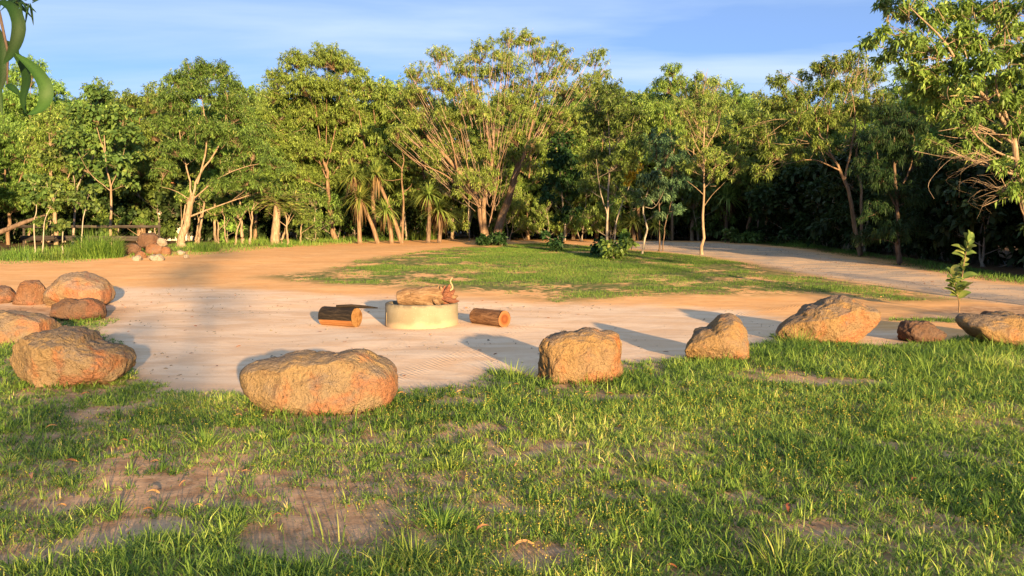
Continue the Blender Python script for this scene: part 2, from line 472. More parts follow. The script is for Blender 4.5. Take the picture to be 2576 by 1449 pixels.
c = t.ramp(n1, [(0.28, (0.055, 0.030, 0.016)), (0.5, (0.18, 0.112, 0.060)), (0.72, (0.28, 0.195, 0.115))])
t.done(c, 0.9, 0.15, t.bump(n1, 0.9, 0.03))
t = NT('stump_red'); v = t.coord('Object', (1.0, 5, 5)); n1 = t.noise(v, 5, 6, 0.68, 1.0)
t.done(t.ramp(n1, [(0.3, (0.055, 0.022, 0.015)), (0.5, (0.17, 0.070, 0.042)), (0.72, (0.26, 0.135, 0.080))]), 0.9, 0.15, t.bump(n1, 0.9, 0.03))
t = NT('stick_pale'); t.done((0.29, 0.22, 0.125), 0.8, 0.2)
t = NT('wood_grey'); v = t.coord('Object', (0.5, 6, 6)); n1 = t.noise(v, 5, 5, 0.6)
t.done(t.mix(t.step(n1, 0.35, 0.7), (0.030, 0.025, 0.021), (0.075, 0.064, 0.054)), 0.9, 0.1, t.bump(n1, 0.4, 0.01))
t = NT('white_paint'); n1 = t.noise(t.coord('Object'), 3, 4); t.done(t.mix(t.step(n1, 0.4, 0.7), (0.80, 0.78, 0.70), (0.66, 0.62, 0.52)), 0.6, 0.3)
t = NT('sheet_iron'); n1 = t.noise(t.coord('Object'), 3, 4); t.done(t.mix(t.step(n1, 0.4, 0.7), (0.30, 0.12, 0.06), (0.36, 0.20, 0.12)), 0.6, 0.3)

# ---------------------------------------------------------------- ground
FG = gpoly([(-200, 768), (0, 768), (150, 772), (340, 775), (300, 800), (235, 832), (300, 872), (335, 950), (430, 985), (600, 992), (800, 996),
            (1000, 987), (1180, 968), (1235, 932), (1330, 950), (1470, 935), (1560, 915), (1690, 905), (1800, 896), (1900, 872), (1960, 842),
            (2060, 862), (2230, 872), (2400, 856), (2576, 822), (2800, 806)])
FG = np.concatenate([FG, [[14, 4], [12, -14], [-12, -14], [-14, 6]]])
SAP = gpoly([(2240, 806), (2330, 778), (2460, 768), (2576, 770), (2760, 772), (2760, 808), (2576, 806), (2400, 812)])
SAND = gpoly([(-100, 742), (160, 728), (300, 722), (480, 722), (640, 728), (860, 742), (1000, 745), (1180, 752), (1320, 764), (1500, 762), (1680, 772), (1830, 776),
              (1960, 800), (2140, 826), (2300, 838), (2300, 880), (1900, 900), (1500, 1010), (1000, 1040), (500, 1040), (200, 1000), (150, 800), (-100, 790)])
LAWN = gpoly([(640, 698), (720, 688), (800, 682), (900, 655), (980, 644), (1060, 633), (1190, 618), (1300, 613), (1400, 613), (1500, 622), (1620, 634), (1765, 645), (1860, 660),
              (2000, 688), (2200, 718), (2420, 756), (2250, 758), (2050, 738), (1900, 744), (1750, 740), (1560, 748), (1400, 762), (1330, 742), (1200, 735), (1000, 724), (850, 716), (720, 706)])
GRAV = gpoly([(1500, 606), (1640, 607), (1800, 611), (1990, 626), (2200, 662), (2400, 697), (2576, 722), (2900, 748), (2900, 810), (2576, 772), (2430, 752), (2200, 716), (2000, 686), (1850, 655), (1700, 637), (1560, 620)])
VERGE_L = gpoly([(-300, 668), (0, 664), (180, 662), (310, 651), (400, 648), (500, 642), (620, 632), (760, 622), (870, 614), (960, 608), (1090, 603), (1190, 600), (1090, 596), (870, 598), (600, 606), (300, 622), (0, 632), (-300, 635)])
VERGE_R = gpoly([(1780, 605), (1990, 622), (2200, 658), (2400, 693), (2576, 718), (2900, 742), (2900, 715), (2576, 690), (2400, 666), (2200, 636), (2000, 609)])
FOREST_L = np.concatenate([gpoly([(-300, 655), (0, 652), (300, 640), (560, 626), (700, 616), (870, 608), (1000, 602), (1190, 598), (1300, 598), (1480, 599), (1640, 602), (1800, 607), (1990, 620), (2200, 652), (2400, 684), (2576, 708), (2900, 732)]),
                           [[24, 2], [60, -8], [180, 60], [180, 390], [-180, 390], [-180, 20]]])


def masks(x, y):
    return dict(m_sand=sdist(x, y, SAND), m_gravel=sdist(x, y, GRAV), m_lawn=sdist(x, y, LAWN),
                m_soil=np.maximum(sdist(x, y, FG), sdist(x, y, SAP)), m_forest=sdist(x, y, FOREST_L))


def axis(breaks):
    out = []
    for a, b, st in breaks: out.append(np.arange(a, b, st))
    return np.concatenate(out + [[breaks[-1][1]]])


gx = axis([(-400, -40, 40), (-40, -16, 1.0), (-16, 16, 0.17), (16, 40, 1.0), (40, 400, 40)])
gy = axis([(-120, -10, 10), (-10, 2, 1.0), (2, 17, 0.12), (17, 45, 0.4), (45, 80, 1.5), (80, 400, 40)])
GX, GY = np.meshgrid(gx, gy)
fx, fy_ = GX.ravel(), GY.ravel()
M = masks(fx, fy_)
Zg = gz(fx, fy_)
near = (np.abs(fx) < 16) & (fy_ > 2) & (fy_ < 45)
Zg = Zg + np.where(near, np.where(M['m_soil'] > 0, 0.016 * noise2(fx, fy_, 2.0, 3, 31), 0.010 * noise2(fx, fy_, 1.0, 1, 31)), 0)
# ruts in the sand and along the road
Zg = Zg - np.where(M['m_sand'] > 0, 0.006 * np.clip(noise2(fx * 0.5 + fy_ * 0.35, fy_ * 1.4 - fx * 0.5, 1.0, 1, 77), 0, 1), 0)
trk = np.zeros_like(fx)
for a, b in (((690, 985), (1180, 790)), ((900, 985), (1330, 815)), ((1000, 830), (1240, 900)), ((1780, 800), (2000, 770))):
    A, B = G(*a)[:2], G(*b)[:2]
    ab = B - A; tt = np.clip(((fx - A[0]) * ab[0] + (fy_ - A[1]) * ab[1]) / (ab @ ab), 0, 1)
    dd = np.hypot(fx - A[0] - tt * ab[0], fy_ - A[1] - tt * ab[1])
    trk = np.maximum(trk, np.clip(1.3 - dd / 0.13, 0, 1))
M['m_track'] = trk
nx, ny = len(gx), len(gy)
idx = np.arange(nx * ny).reshape(ny, nx)
quads = np.stack([idx[:-1, :-1], idx[:-1, 1:], idx[1:, 1:], idx[1:, :-1]], -1).reshape(-1, 4)
fmid = {k: a[quads].mean(1) for k, a in M.items()}
cls = np.zeros(len(quads), dtype=int)
open_ = (fmid['m_forest'] < 0) & (fmid['m_soil'] < 0) & (fmid['m_lawn'] < 0)
cls[open_ & (fmid['m_sand'] <= 0)] = 1
cls[open_ & (fmid['m_sand'] > 0)] = 2
GV = np.stack([fx, fy_, Zg], 1)
for k, nm in ((0, 'ground'), (1, 'dirt_road'), (2, 'sand_clearing')):
    q = quads[cls == k]
    used, inv = np.unique(q, return_inverse=True)
    o = obj(nm, make_mesh(nm, GV[used], inv.reshape(-1, 4), None, MATS['ground_soil'], {kk: a[used] for kk, a in M.items()}, True))
    tag(o, {'ground': 'brown soil under the grass and the forest floor', 'dirt_road': 'orange dirt and grey gravel track looping round the lawn',
            'sand_clearing': 'pale sand clearing around the concrete fire ring'}[nm], kind='structure')


# ---------------------------------------------------------------- geometry builders
class Tubes:
    """collects tapered tubes; many at a time"""

    def __init__(s): s.V, s.Q, s.n = [], [], 0

    def add(s, P, R, sides=6):
        P = np.asarray(P, dtype=np.float64); R = np.asarray(R, dtype=np.float64)
        if P.ndim == 2: P, R = P[None], R[None]
        m, n = P.shape[:2]
        T = np.gradient(P, axis=1); T /= np.linalg.norm(T, axis=2, keepdims=True) + 1e-9
        ref = np.where(np.abs(T[:, :1, 2:3]) > 0.8, np.array([1.0, 0, 0]), np.array([0, 0, 1.0]))
        ref = np.broadcast_to(ref, T.shape)
        U = np.cross(T, ref); U /= np.linalg.norm(U, axis=2, keepdims=True) + 1e-9
        W = np.cross(T, U)
        a = np.arange(sides) / sides * 2 * np.pi
        ring = P[:, :, None] + R[:, :, None, None] * (np.cos(a)[:, None] * U[:, :, None] + np.sin(a)[:, None] * W[:, :, None])
        i = np.arange(m * n * sides).reshape(m, n, sides) + s.n
        j = np.roll(i, -1, axis=2)
        q = np.stack([i[:, :-1], j[:, :-1], j[:, 1:], i[:, 1:]], -1).reshape(-1, 4)
        s.V.append(ring.reshape(-1, 3)); s.Q.append(q); s.n += m * n * sides

    def mesh(s, name, mat, org=(0, 0, 0)):
        return make_mesh(name, np.concatenate(s.V) - np.asarray(org), np.concatenate(s.Q), None, mat, None, True)


def smooth_path(pts, n=10):
    """Catmull-Rom through points with radius as last column"""
    P = np.asarray(pts, dtype=np.float64)
    if len(P) < 3:
        t_ = np.linspace(0, 1, n)[:, None]; return P[0] * (1 - t_) + P[-1] * t_
    E = np.concatenate([[2 * P[0] - P[1]], P, [2 * P[-1] - P[-2]]])
    out = []
    per = max(2, n // (len(P) - 1))
    for i in range(len(P) - 1):
        p0, p1, p2, p3 = E[i:i + 4]
        for u in np.linspace(0, 1, per, endpoint=False):
            out.append(0.5 * (2 * p1 + (p2 - p0) * u + (2 * p0 - 5 * p1 + 4 * p2 - p3) * u * u + (3 * p1 - p0 - 3 * p2 + p3) * u ** 3))
    out.append(P[-1])
    return np.array(out)


def norm(a): return a / (np.linalg.norm(a, axis=-1, keepdims=True) + 1e-9)


def leaves_mesh(name, B, D, L, W, droop, mat, rng, shape='lance', lv=None, org=(0, 0, 0)):
    n = len(B)
    D = norm(D)
    side = norm(np.cross(D, rng.normal(size=(n, 3)) * 0.6 + np.array([0, 0, 1.0])))
    L = L[:, None]; W = W[:, None]; dz = np.zeros((n, 3)); dz[:, 2] = -1; dr = droop[:, None]
    fold = norm(np.cross(side, D)) * W * 0.22
    if shape == 'lance':
        m = B + D * L * 0.48 + dz * L * dr * 0.10
        tip = B + D * L * 0.94 + dz * L * dr * 0.42
        V = np.stack([B, m - side * W * 0.5 + fold, tip, m + side * W * 0.5 + fold], 1)
        i = np.arange(n)[:, None] * 4
        Q = i + np.array([[0, 1, 2, 3]]); k = 4
    else:
        m1 = B + D * L * 0.30 + dz * L * dr * 0.05
        m2 = B + D * L * 0.72 + dz * L * dr * 0.22
        tip = B + D * L * 0.98 + dz * L * dr * 0.45
        V = np.stack([B, m1 - side * W * 0.46 + fold, m2 - side * W * 0.42 + fold, tip, m2 + side * W * 0.42 + fold, m1 + side * W * 0.46 + fold], 1)
        i = np.arange(n)[:, None] * 6
        Q = np.concatenate([i + np.array([[0, 1, 2, 5]]), i + np.array([[2, 3, 4, 5]])]); k = 6
        Q = np.concatenate([i + np.array([[0, 1, 2, 5]]), i + np.array([[5, 2, 3, 4]])])
    if lv is None: lv = rng.random(n)
    return make_mesh(name, V.reshape(-1, 3) - np.asarray(org), Q, None, mat, {'lv': np.repeat(np.clip(lv, 0, 1), k)})


def build_tree(name, base, stems, clumps, leaf='leaf_mid', bark='bark_tan', L=0.17, W=0.036, droop=0.9, dens=340, shape='lance',
               seed=1, label=None, cat='tree', group=None, bare=0, extra=None, tuft=14, twig_r=0.006, lvbias=0.0, spread=0.75, bare_len=0.9, dm=2.5, bare_dir=(0, -0.7, 0.5), fan=None, twig_bark='bark_pale'):
    dens = dens * dm; W = W * 1.15
    if shape == 'lance': L, W, dens = L * 0.68, W * 0.76, dens * 1.75
    """stems: polylines of (x,y,z,r); clumps: (x,y,z,rx,ry,rz); all in world metres. Gives tree > trunk, branches, crown (> extra)"""
    rng = np.random.default_rng(seed)
    base = np.asarray(base, dtype=float)
    root = empty(name, base, label, cat, group)
    T = Tubes(); SP = []
    for k, s_ in enumerate(stems):
        p = smooth_path(s_, 14)
        p[1:, :3] += rng.normal(size=(len(p) - 1, 3)) * p[1:, 3:4] * 0.35
        p[:, 3] = np.maximum(p[:, 3], 0.006)
        T.add(p[:, :3], p[:, 3], 8); SP.append(p)
    SP = np.concatenate(SP)
    LB = Tubes(); B_, D_, lv_ = [], [], []
    for c in clumps:
        C, r = np.asarray(c[:3]), np.asarray(c[3:6])
        dv = SP[:, :3] - C
        dist = np.linalg.norm(dv, axis=1)
        cost = dist + 1.4 * np.maximum(0, dv[:, 2] + 0.35 * dist)
        i = int(np.argmin(cost)); S = SP[i]; d = dist[i]
        ctrl = S[:3] * 0.5 + C * 0.5 + np.array([0, 0, -0.02 * d]) + rng.normal(size=3) * 0.09 * d
        tt = np.linspace(0, 1, 7)[:, None]
        path = (1 - tt) ** 2 * S[:3] + 2 * tt * (1 - tt) * ctrl + tt ** 2 * C
        r0 = min(S[3] * 0.6, 0.009 + 0.010 * d)
        rad = r0 + (0.007 - r0) * tt[:, 0] ** 0.8
        LB.add(path, rad, 6)
        nt_ = max(5, int(dens * math.pi * r[0] * r[2] / (3 * tuft)))
        dirs = norm(rng.normal(size=(nt_, 3)))
        dirs[:, 2] = np.where(dirs[:, 2] < -0.35, -dirs[:, 2], dirs[:, 2])
        tip = C + dirs * r * (0.5 + 0.62 * rng.random((nt_, 1)) ** 0.6)
        st = path[rng.integers(3, 7, nt_)]
        mid = st * 0.45 + tip * 0.55 + np.array([0, 0, 0.12]) * np.linalg.norm(tip - st, axis=1)[:, None] + rng.normal(size=(nt_, 3)) * 0.05
        u = np.array([0, 0.55, 1.0])[None, :, None]
        tw = (1 - u) ** 2 * st[:, None] + 2 * u * (1 - u) * mid[:, None] + u ** 2 * tip[:, None]
        LB.add(tw, np.broadcast_to(np.array([1.0, 0.6, 0.25]) * twig_r, tw.shape[:2]), 3)
        for uu in (0.55, 0.8, 1.0):
            u = np.clip(uu + rng.normal(size=(nt_, 1)) * 0.07, 0.3, 1.0)
            p = (1 - u) ** 2 * st + 2 * u * (1 - u) * mid + u ** 2 * tip
            td = norm(tip - mid)
            b = np.repeat(p, tuft, 0) + rng.normal(size=(nt_ * tuft, 3)) * 0.045 * (L / 0.17)
            dd = np.repeat(td, tuft, 0) * 0.55 + rng.normal(size=(nt_ * tuft, 3)) * spread + np.array([0, 0, -0.22 * droop])
            B_.append(b); D_.append(dd)
            lv_.append(np.repeat(rng.normal(0.48 + lvbias, 0.16, nt_), tuft) + rng.normal(0, 0.14, nt_ * tuft))
    if bare:
        ii = rng.integers(len(SP) // 4, len(SP), bare)
        cc = np.array([c[:3] for c in clumps]); cr = np.array([c[3:6] for c in clumps])
        jj = rng.integers(0, len(cc), bare)
        tip = cc[jj] + norm(rng.normal(size=(bare, 3)) * 0.8 + np.array(bare_dir)) * cr[jj] * 1.12
        st = cc[jj] * 0.55 + SP[ii][:, :3] * 0.45
        dvec = tip - st; ln = np.linalg.norm(dvec, axis=1, keepdims=True)
        st = tip - dvec / ln * np.minimum(ln, bare_len * (0.6 + 0.8 * rng.random((bare, 1))))
        if fan is not None:
            rd = norm(tip - np.asarray(fan) + rng.normal(size=(bare, 3)) * 0.25); st = tip - rd * bare_len * (0.5 + 0.8 * rng.random((bare, 1)))
        u = np.linspace(0, 1, 5)[None, :, None]
        mid = (st + tip) / 2 + rng.normal(size=(bare, 3)) * 0.08
        tw = (1 - u) ** 2 * st[:, None] + 2 * u * (1 - u) * mid[:, None] + u ** 2 * tip[:, None]
        TB = Tubes(); TB.add(tw, np.broadcast_to(np.linspace(1.6, 0.5, 5) * twig_r, tw.shape[:2]), 3)
        tag(obj('twigs', TB.mesh('twigs', MATS[twig_bark], base), root), kind='stuff')
    obj('trunk', T.mesh('trunk', MATS[bark], base), root)
    tag(obj('branches', LB.mesh('branches', MATS[bark], base), root), kind='stuff')
    B, D, lv = np.concatenate(B_), np.concatenate(D_), np.concatenate(lv_)
    n = len(B)
    Ls = L * (0.65 + 0.7 * rng.random(n)); Ws = W * (0.75 + 0.5 * rng.random(n))
    cr = obj('crown', leaves_mesh('crown', B, D, Ls, Ws, droop * (0.6 + 0.8 * rng.random(n)), MATS[leaf], rng, shape, lv, base), root)
    if extra:                                   # a clump of leaves of another colour
        for lf, cl, lab in extra:
            b, dd = [], []
            for c in cl:
                C, r = np.asarray(c[:3]), np.asarray(c[3:6]); m = int(dens * 1.2 * math.pi * r[0] * r[2])
                b.append(C + norm(rng.normal(size=(m, 3))) * r * rng.random((m, 1)) ** 0.4); dd.append(rng.normal(size=(m, 3)) + np.array([0, 0, -0.3]))
            b, dd = np.concatenate(b), np.concatenate(dd); m = len(b)
            o = obj('foliage', leaves_mesh('foliage', b, dd, L * (0.6 + 0.6 * rng.random(m)), W * (0.8 + 0.5 * rng.random(m)), np.full(m, 0.6), MATS[lf], rng, 'broad', None, base), root)
            tag(o, lab)
    return root


def px_stem(d, pts, r0, r1, dd=0.0, curve=0.0):
    """a stem drawn through frame points at distance d, leaning dd metres back towards its end"""
    n = len(pts); out = []
    for i, p in enumerate(pts):
        u = i / (n - 1); out.append((*at(p[0], p[1], d + dd * u), 0.66 * (r0 + (r1 - r0) * u)))
    return out


def px_clumps(d, cl, rng, depth=1.2, flat=0.85):
    out = []
    for c in cl:
        off = (rng.random() - 0.5) * 2 * depth if len(c) < 4 else c[3]
        dd = d + off
        p = at(c[0], c[1], dd); r = c[2] / F * dd
        out.append((*p, r, r * 1.05, r * flat))
    return out


def hero(name, basepx, stems, clumps, seed, depth=1.2, d=None, rk=1.0, **kw):
    clumps = [(c[0], c[1], c[2] * rk, *c[3:]) for c in clumps]
    b = G(*basepx) if d is None else at(basepx[0], basepx[1], d)
    if d is not None: b[2] = float(gz(b[0], b[1])[0])
    rng = np.random.default_rng(seed + 500)
    ss = []
    for s_ in stems:
        pts, r0, r1, dd = s_
        ss.append(px_stem(b[1], pts, r0, r1, dd))
    x0, y0, z0, rr0 = ss[0][0]
    ss[0] = [(x0, y0, float(gz(x0, y0)[0]) - 0.12, rr0 * 1.5)] + [(x0, y0, float(gz(x0, y0)[0]) + 0.10, rr0 * 1.15)] + ss[0][1:]
    return build_tree(name, b, ss, px_clumps(b[1], clumps, rng, depth), seed=seed, **kw)



# ---------------------------------------------------------------- the trees one can tell apart
hero('acacia_tree', (456, 622), [
    ([(456, 622), (470, 560), (484, 492)], 0.23, 0.18, 0.0),
    ([(484, 496), (502, 440), (540, 385), (562, 340), (570, 270)], 0.075, 0.02, 0.3),
    ([(483, 496), (474, 440), (464, 400), (450, 320), (455, 240)], 0.06, 0.018, 0.5),
    ([(496, 462), (520, 370), (514, 290), (505, 220)], 0.06, 0.015, -0.2),
    ([(486, 500), (540, 455), (600, 425), (660, 410)], 0.045, 0.015, -0.6),
    ([(484, 505), (440, 480), (405, 470)], 0.03, 0.01, -0.4)],
    [(492, 182, 42), (545, 196, 46), (446, 212, 36), (580, 222, 34), (430, 262, 46), (500, 246, 56), (566, 272, 50), (604, 296, 36), (418, 316, 42), (470, 330, 52), (540, 340, 56), (598, 352, 48),
     (440, 384, 42), (500, 396, 38), (640, 392, 52), (690, 425, 46), (585, 428, 40), (622, 466, 40), (560, 470, 30), (680, 475, 34), (650, 335, 40), (480, 215, 40), (415, 430, 34)],
    31, leaf='leaf_dark', bark='bark_pale', L=0.19, W=0.04, dens=420, bare=40,
    label='dense dark green acacia with a leaning pale trunk behind the rock pile')

hero('acacia_tree', (842, 604), [
    ([(842, 604), (832, 545), (826, 480), (816, 410)], 0.19, 0.12, 0.0),
    ([(817, 420), (802, 330), (790, 250), (770, 180)], 0.06, 0.015, 0.2),
    ([(818, 430), (842, 335), (852, 260), (860, 190)], 0.055, 0.015, -0.3),
    ([(822, 450), (790, 380), (740, 320), (705, 250)], 0.05, 0.014, 0.4),
    ([(824, 460), (870, 390), (905, 320), (910, 240)], 0.045, 0.012, 0.5),
    ([(818, 400), (822, 300), (820, 200)], 0.045, 0.012, 0.0)],
    [(700, 205, 38), (745, 166, 46), (820, 152, 50), (878, 178, 44), (906, 230, 40), (692, 256, 42), (760, 226, 54), (840, 236, 58), (722, 306, 52), (790, 306, 56), (870, 306, 54), (926, 320, 36),
     (704, 366, 48), (770, 386, 54), (850, 386, 50), (918, 396, 42), (740, 446, 40), (800, 456, 40), (870, 460, 40), (930, 460, 34), (660, 300, 34), (830, 165, 40)],
    32, leaf='leaf_bright', bark='bark_tan', L=0.20, W=0.042, dens=400, bare=110,
    label='tall bright green acacia standing behind the pandanus clump')

hero('paperbark_tree', (1236, 616), [
    ([(1222, 616), (1210, 545), (1196, 490), (1150, 425), (1092, 362), (1042, 300), (1004, 250)], 0.26, 0.025, 0.6),
    ([(1228, 618), (1216, 525), (1232, 450), (1238, 380), (1212, 300), (1184, 205)], 0.18, 0.02, -0.6),
    ([(1244, 618), (1262, 540), (1292, 460), (1322, 382), (1372, 330), (1424, 270), (1486, 200)], 0.30, 0.03, 0.8),
    ([(1302, 440), (1334, 332), (1352, 232), (1342, 130)], 0.085, 0.015, -0.5),
    ([(1236, 420), (1262, 305), (1272, 205), (1272, 130)], 0.065, 0.015, 0.3),
    ([(1150, 425), (1132, 332), (1112, 232), (1100, 160)], 0.06, 0.015, -0.7),
    ([(1202, 505), (1122, 442), (1042, 402), (985, 350)], 0.055, 0.015, -1.2),
    ([(1226, 510), (1180, 430), (1160, 330), (1150, 220)], 0.05, 0.012, -1.4),
    ([(1322, 382), (1400, 350), (1460, 300), (1510, 250)], 0.06, 0.015, -0.8),
    ([(1232, 560), (1250, 470), (1262, 400), (1300, 300)], 0.05, 0.012, -1.5)],
    [(1000, 272, 40), (1058, 192, 44), (1108, 150, 42), (1040, 240, 44), (1100, 226, 50), (1160, 186, 46), (1222, 126, 40), (1230, 196, 46), (1290, 108, 42), (1334, 104, 36), (1290, 176, 50),
     (1362, 150, 44), (1404, 136, 36), (1432, 172, 40), (1500, 150, 36), (1480, 220, 44), (1518, 196, 28), (1420, 240, 48), (1350, 246, 50), (1270, 266, 46), (1190, 276, 50), (1120, 306, 46), (1050, 316, 44),
     (1002, 340, 34), (1080, 396, 40), (1150, 386, 42), (1230, 356, 40), (1310, 330, 40), (1390, 330, 42), (1450, 306, 44), (1180, 452, 38), (1238, 446, 34), (1130, 450, 30), (1330, 424, 30), (1200, 500, 24), (1290, 400, 34), (1160, 350, 40), (1040, 360, 30), (1180, 430, 34), (1250, 415, 34), (1210, 390, 38), (1115, 380, 36), (1285, 350, 38), (1345, 370, 34), (1215, 470, 28), (1160, 490, 22), (1400, 290, 38), (1095, 425, 26), (1260, 480, 22), (1230, 300, 40), (1320, 290, 40), (1150, 240, 40), (1200, 232, 38), (1065, 262, 38), (1385, 200, 42), (1312, 222, 42), (1260, 150, 36), (1180, 150, 30)],
    33, depth=2.0, rk=0.94, leaf='leaf_olive', bark='bark_tan', L=0.18, W=0.036, dens=310, bare=380, twig_r=0.007, bare_len=1.4, twig_bark='bark_pink', bare_dir=(0, -0.9, 0.6), fan=at(1236, 560, 36.0),
    label='largest spreading multi-stemmed tree with pinkish bare twigs at the lawn edge')

hero('lawn_tree', (1526, 650), [
    ([(1526, 650), (1528, 565), (1531, 480), (1534, 380), (1530, 300)], 0.07, 0.02, 0.0),
    ([(1542, 650), (1549, 575), (1560, 525), (1582, 470), (1590, 420)], 0.045, 0.015, 0.5),
    ([(1530, 545), (1510, 480), (1500, 400)], 0.03, 0.01, -0.4)],
    [(1530, 236, 46), (1490, 286, 42), (1560, 268, 46), (1512, 336, 50), (1572, 336, 50), (1608, 296, 32), (1500, 406, 46), (1560, 416, 48), (1606, 372, 34), (1522, 476, 40), (1574, 496, 30), (1480, 476, 28), (1545, 300, 44), (1490, 450, 36)],
    34, leaf='leaf_dark', bark='bark_grey', L=0.16, W=0.038, dens=400, bare=20,
    extra=[('leaf_yellow', px_clumps(27.6, [(1592, 396, 15, -0.5), (1586, 440, 15, -0.5), (1602, 418, 12, -0.5), (1578, 460, 9, -0.5)], RNG), 'bright yellow leaves on one side of the crown')],
    label='dark full-crowned lawn tree with a patch of bright yellow leaves')

hero('lawn_tree', (1408, 624), [
    ([(1412, 626), (1420, 590), (1418, 540), (1410, 450), (1410, 360)], 0.075, 0.02, 0.0),
    ([(1417, 548), (1450, 530), (1476, 528)], 0.03, 0.01, -0.5)],
    [(1412, 356, 32), (1420, 416, 38), (1398, 466, 36), (1432, 496, 32), (1450, 446, 28), (1414, 552, 22), (1380, 500, 22), (1440, 530, 22), (1404, 390, 30)],
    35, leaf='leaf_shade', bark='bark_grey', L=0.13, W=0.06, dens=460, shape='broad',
    label='small dark rounded tree between the largest tree and the yellow-leaved one')

hero('sapling_tree', (1617, 640), [
    ([(1617, 640), (1622, 600), (1629, 575), (1618, 535), (1622, 505), (1630, 478)], 0.055, 0.035, 0.0),
    ([(1622, 520), (1640, 524), (1652, 516)], 0.022, 0.01, -0.3),
    ([(1630, 480), (1640, 455), (1640, 430)], 0.025, 0.01, 0.2)],
    [(1620, 458, 26), (1650, 448, 26), (1592, 480, 20), (1664, 490, 20), (1640, 505, 17), (1606, 505, 16), (1670, 462, 18), (1655, 540, 12)],
    36, depth=0.6, leaf='leaf_blue', bark='bark_white', L=0.2, W=0.06, dens=330, droop=1.2,
    label='young tree with a crooked whitish trunk on the lawn')

hero('acacia_tree', (1662, 633), [
    ([(1658, 634), (1659, 540), (1655, 450)], 0.05, 0.02, 0.0),
    ([(1666, 634), (1674, 565), (1694, 490)], 0.04, 0.015, 0.6)],
    [(1690, 416, 42), (1660, 396, 36), (1712, 466, 38), (1676, 496, 28), (1700, 530, 26), (1650, 350, 34), (1690, 360, 34), (1720, 400, 30)],
    37, leaf='leaf_blue', bark='bark_dark', L=0.17, W=0.035, dens=340,
    label='grey-green tree with two thin dark trunks behind the crooked sapling')

hero('slender_tree', (1766, 641), [
    ([(1763, 641), (1770, 600), (1768, 540), (1771, 480), (1769, 380), (1773, 300), (1776, 225)], 0.085, 0.018, 0.0),
    ([(1770, 490), (1748, 470), (1728, 455)], 0.02, 0.006, -0.5), ([(1771, 475), (1800, 442), (1830, 432)], 0.025, 0.008, -0.4),
    ([(1769, 522), (1792, 490), (1812, 470)], 0.018, 0.005, 0.2), ([(1770, 400), (1745, 350), (1730, 300)], 0.028, 0.008, 0.3),
    ([(1771, 380), (1805, 320), (1815, 260)], 0.028, 0.008, -0.3), ([(1769, 430), (1745, 400), (1722, 372)], 0.02, 0.006, 0.4), ([(1770, 450), (1800, 420), (1842, 400)], 0.02, 0.006, 0.2)],
    [(1772, 206, 36), (1812, 216, 32), (1740, 246, 36), (1800, 272, 42), (1742, 306, 40), (1782, 336, 42), (1832, 326, 28), (1722, 366, 36), (1792, 396, 36), (1842, 396, 34), (1732, 426, 28), (1812, 446, 32), (1862, 420, 26), (1770, 260, 36), (1720, 270, 26)],
    38, leaf='leaf_olive', bark='bark_pale', L=0.16, W=0.034, dens=300, bare=70,
    label='slender straight pale-trunked tree at the right end of the lawn')

hero('acacia_tree', (1690, 606), [
    ([(1690, 606), (1692, 500), (1690, 400), (1685, 280)], 0.09, 0.03, 0.0), ([(1690, 400), (1712, 300), (1712, 230)], 0.04, 0.012, 0)],
    [(1692, 190, 34), (1668, 226, 36), (1722, 220, 32), (1660, 286, 42), (1702, 276, 38), (1690, 330, 42), (1650, 340, 38), (1640, 400, 40), (1720, 330, 36)],
    39, leaf='leaf_bright', bark='bark_tan', L=0.2, W=0.042, dens=330, bare=30,
    label='bright feathery crown rising behind the slender pale trunk')

hero('acacia_tree', (2158, 640), [
    ([(2162, 640), (2142, 510), (2122, 445), (2092, 392), (2062, 340), (2050, 270)], 0.12, 0.02, 0.0),
    ([(2126, 450), (2142, 362), (2152, 300), (2140, 220)], 0.06, 0.015, -0.4),
    ([(2112, 428), (2045, 402), (1980, 412)], 0.04, 0.01, -0.9), ([(2168, 620), (2166, 480), (2152, 400), (2180, 300)], 0.09, 0.02, 0.9),
    ([(2096, 400), (2040, 350), (2010, 300), (1965, 230)], 0.04, 0.01, 0.2), ([(2080, 370), (2085, 290), (2100, 200)], 0.035, 0.01, -0.4)],
    [(1960, 210, 32), (1940, 266, 38), (2000, 256, 42), (2052, 190, 42), (2102, 168, 38), (2150, 160, 36), (2070, 236, 50), (2130, 226, 46), (2182, 196, 42), (2012, 316, 42), (1952, 326, 42), (2080, 306, 46), (2150, 286, 46),
     (2202, 262, 42), (1930, 390, 40), (1900, 336, 38), (1996, 392, 36), (2160, 356, 32), (1920, 440, 34), (2060, 370, 30)],
    40, leaf='leaf_mid', bark='bark_tan', L=0.2, W=0.042, dens=360, bare=120, d=28.0,
    label='leaning tree with sunlit orange branches at the shaded forest edge')

hero('weeping_tree', (2255, 650), [
    ([(2262, 650), (2255, 520), (2250, 420), (2250, 330)], 0.11, 0.03, 0.0), ([(2254, 500), (2290, 420), (2300, 350)], 0.05, 0.015, 0), ([(2255, 520), (2215, 440), (2205, 370)], 0.05, 0.015, 0)],
    [(2230, 300, 46), (2284, 326, 46), (2200, 356, 46), (2260, 396, 52), (2312, 426, 46), (2212, 456, 46), (2270, 496, 50), (2200, 540, 42), (2244, 586, 46), (2304, 576, 46), (2180, 420, 36), (2320, 500, 40), (2250, 350, 46), (2180, 600, 34), (2330, 370, 34)],
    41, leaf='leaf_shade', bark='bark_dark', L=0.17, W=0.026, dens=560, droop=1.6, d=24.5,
    label='weeping dark green tree in the shade beside the gravel track')

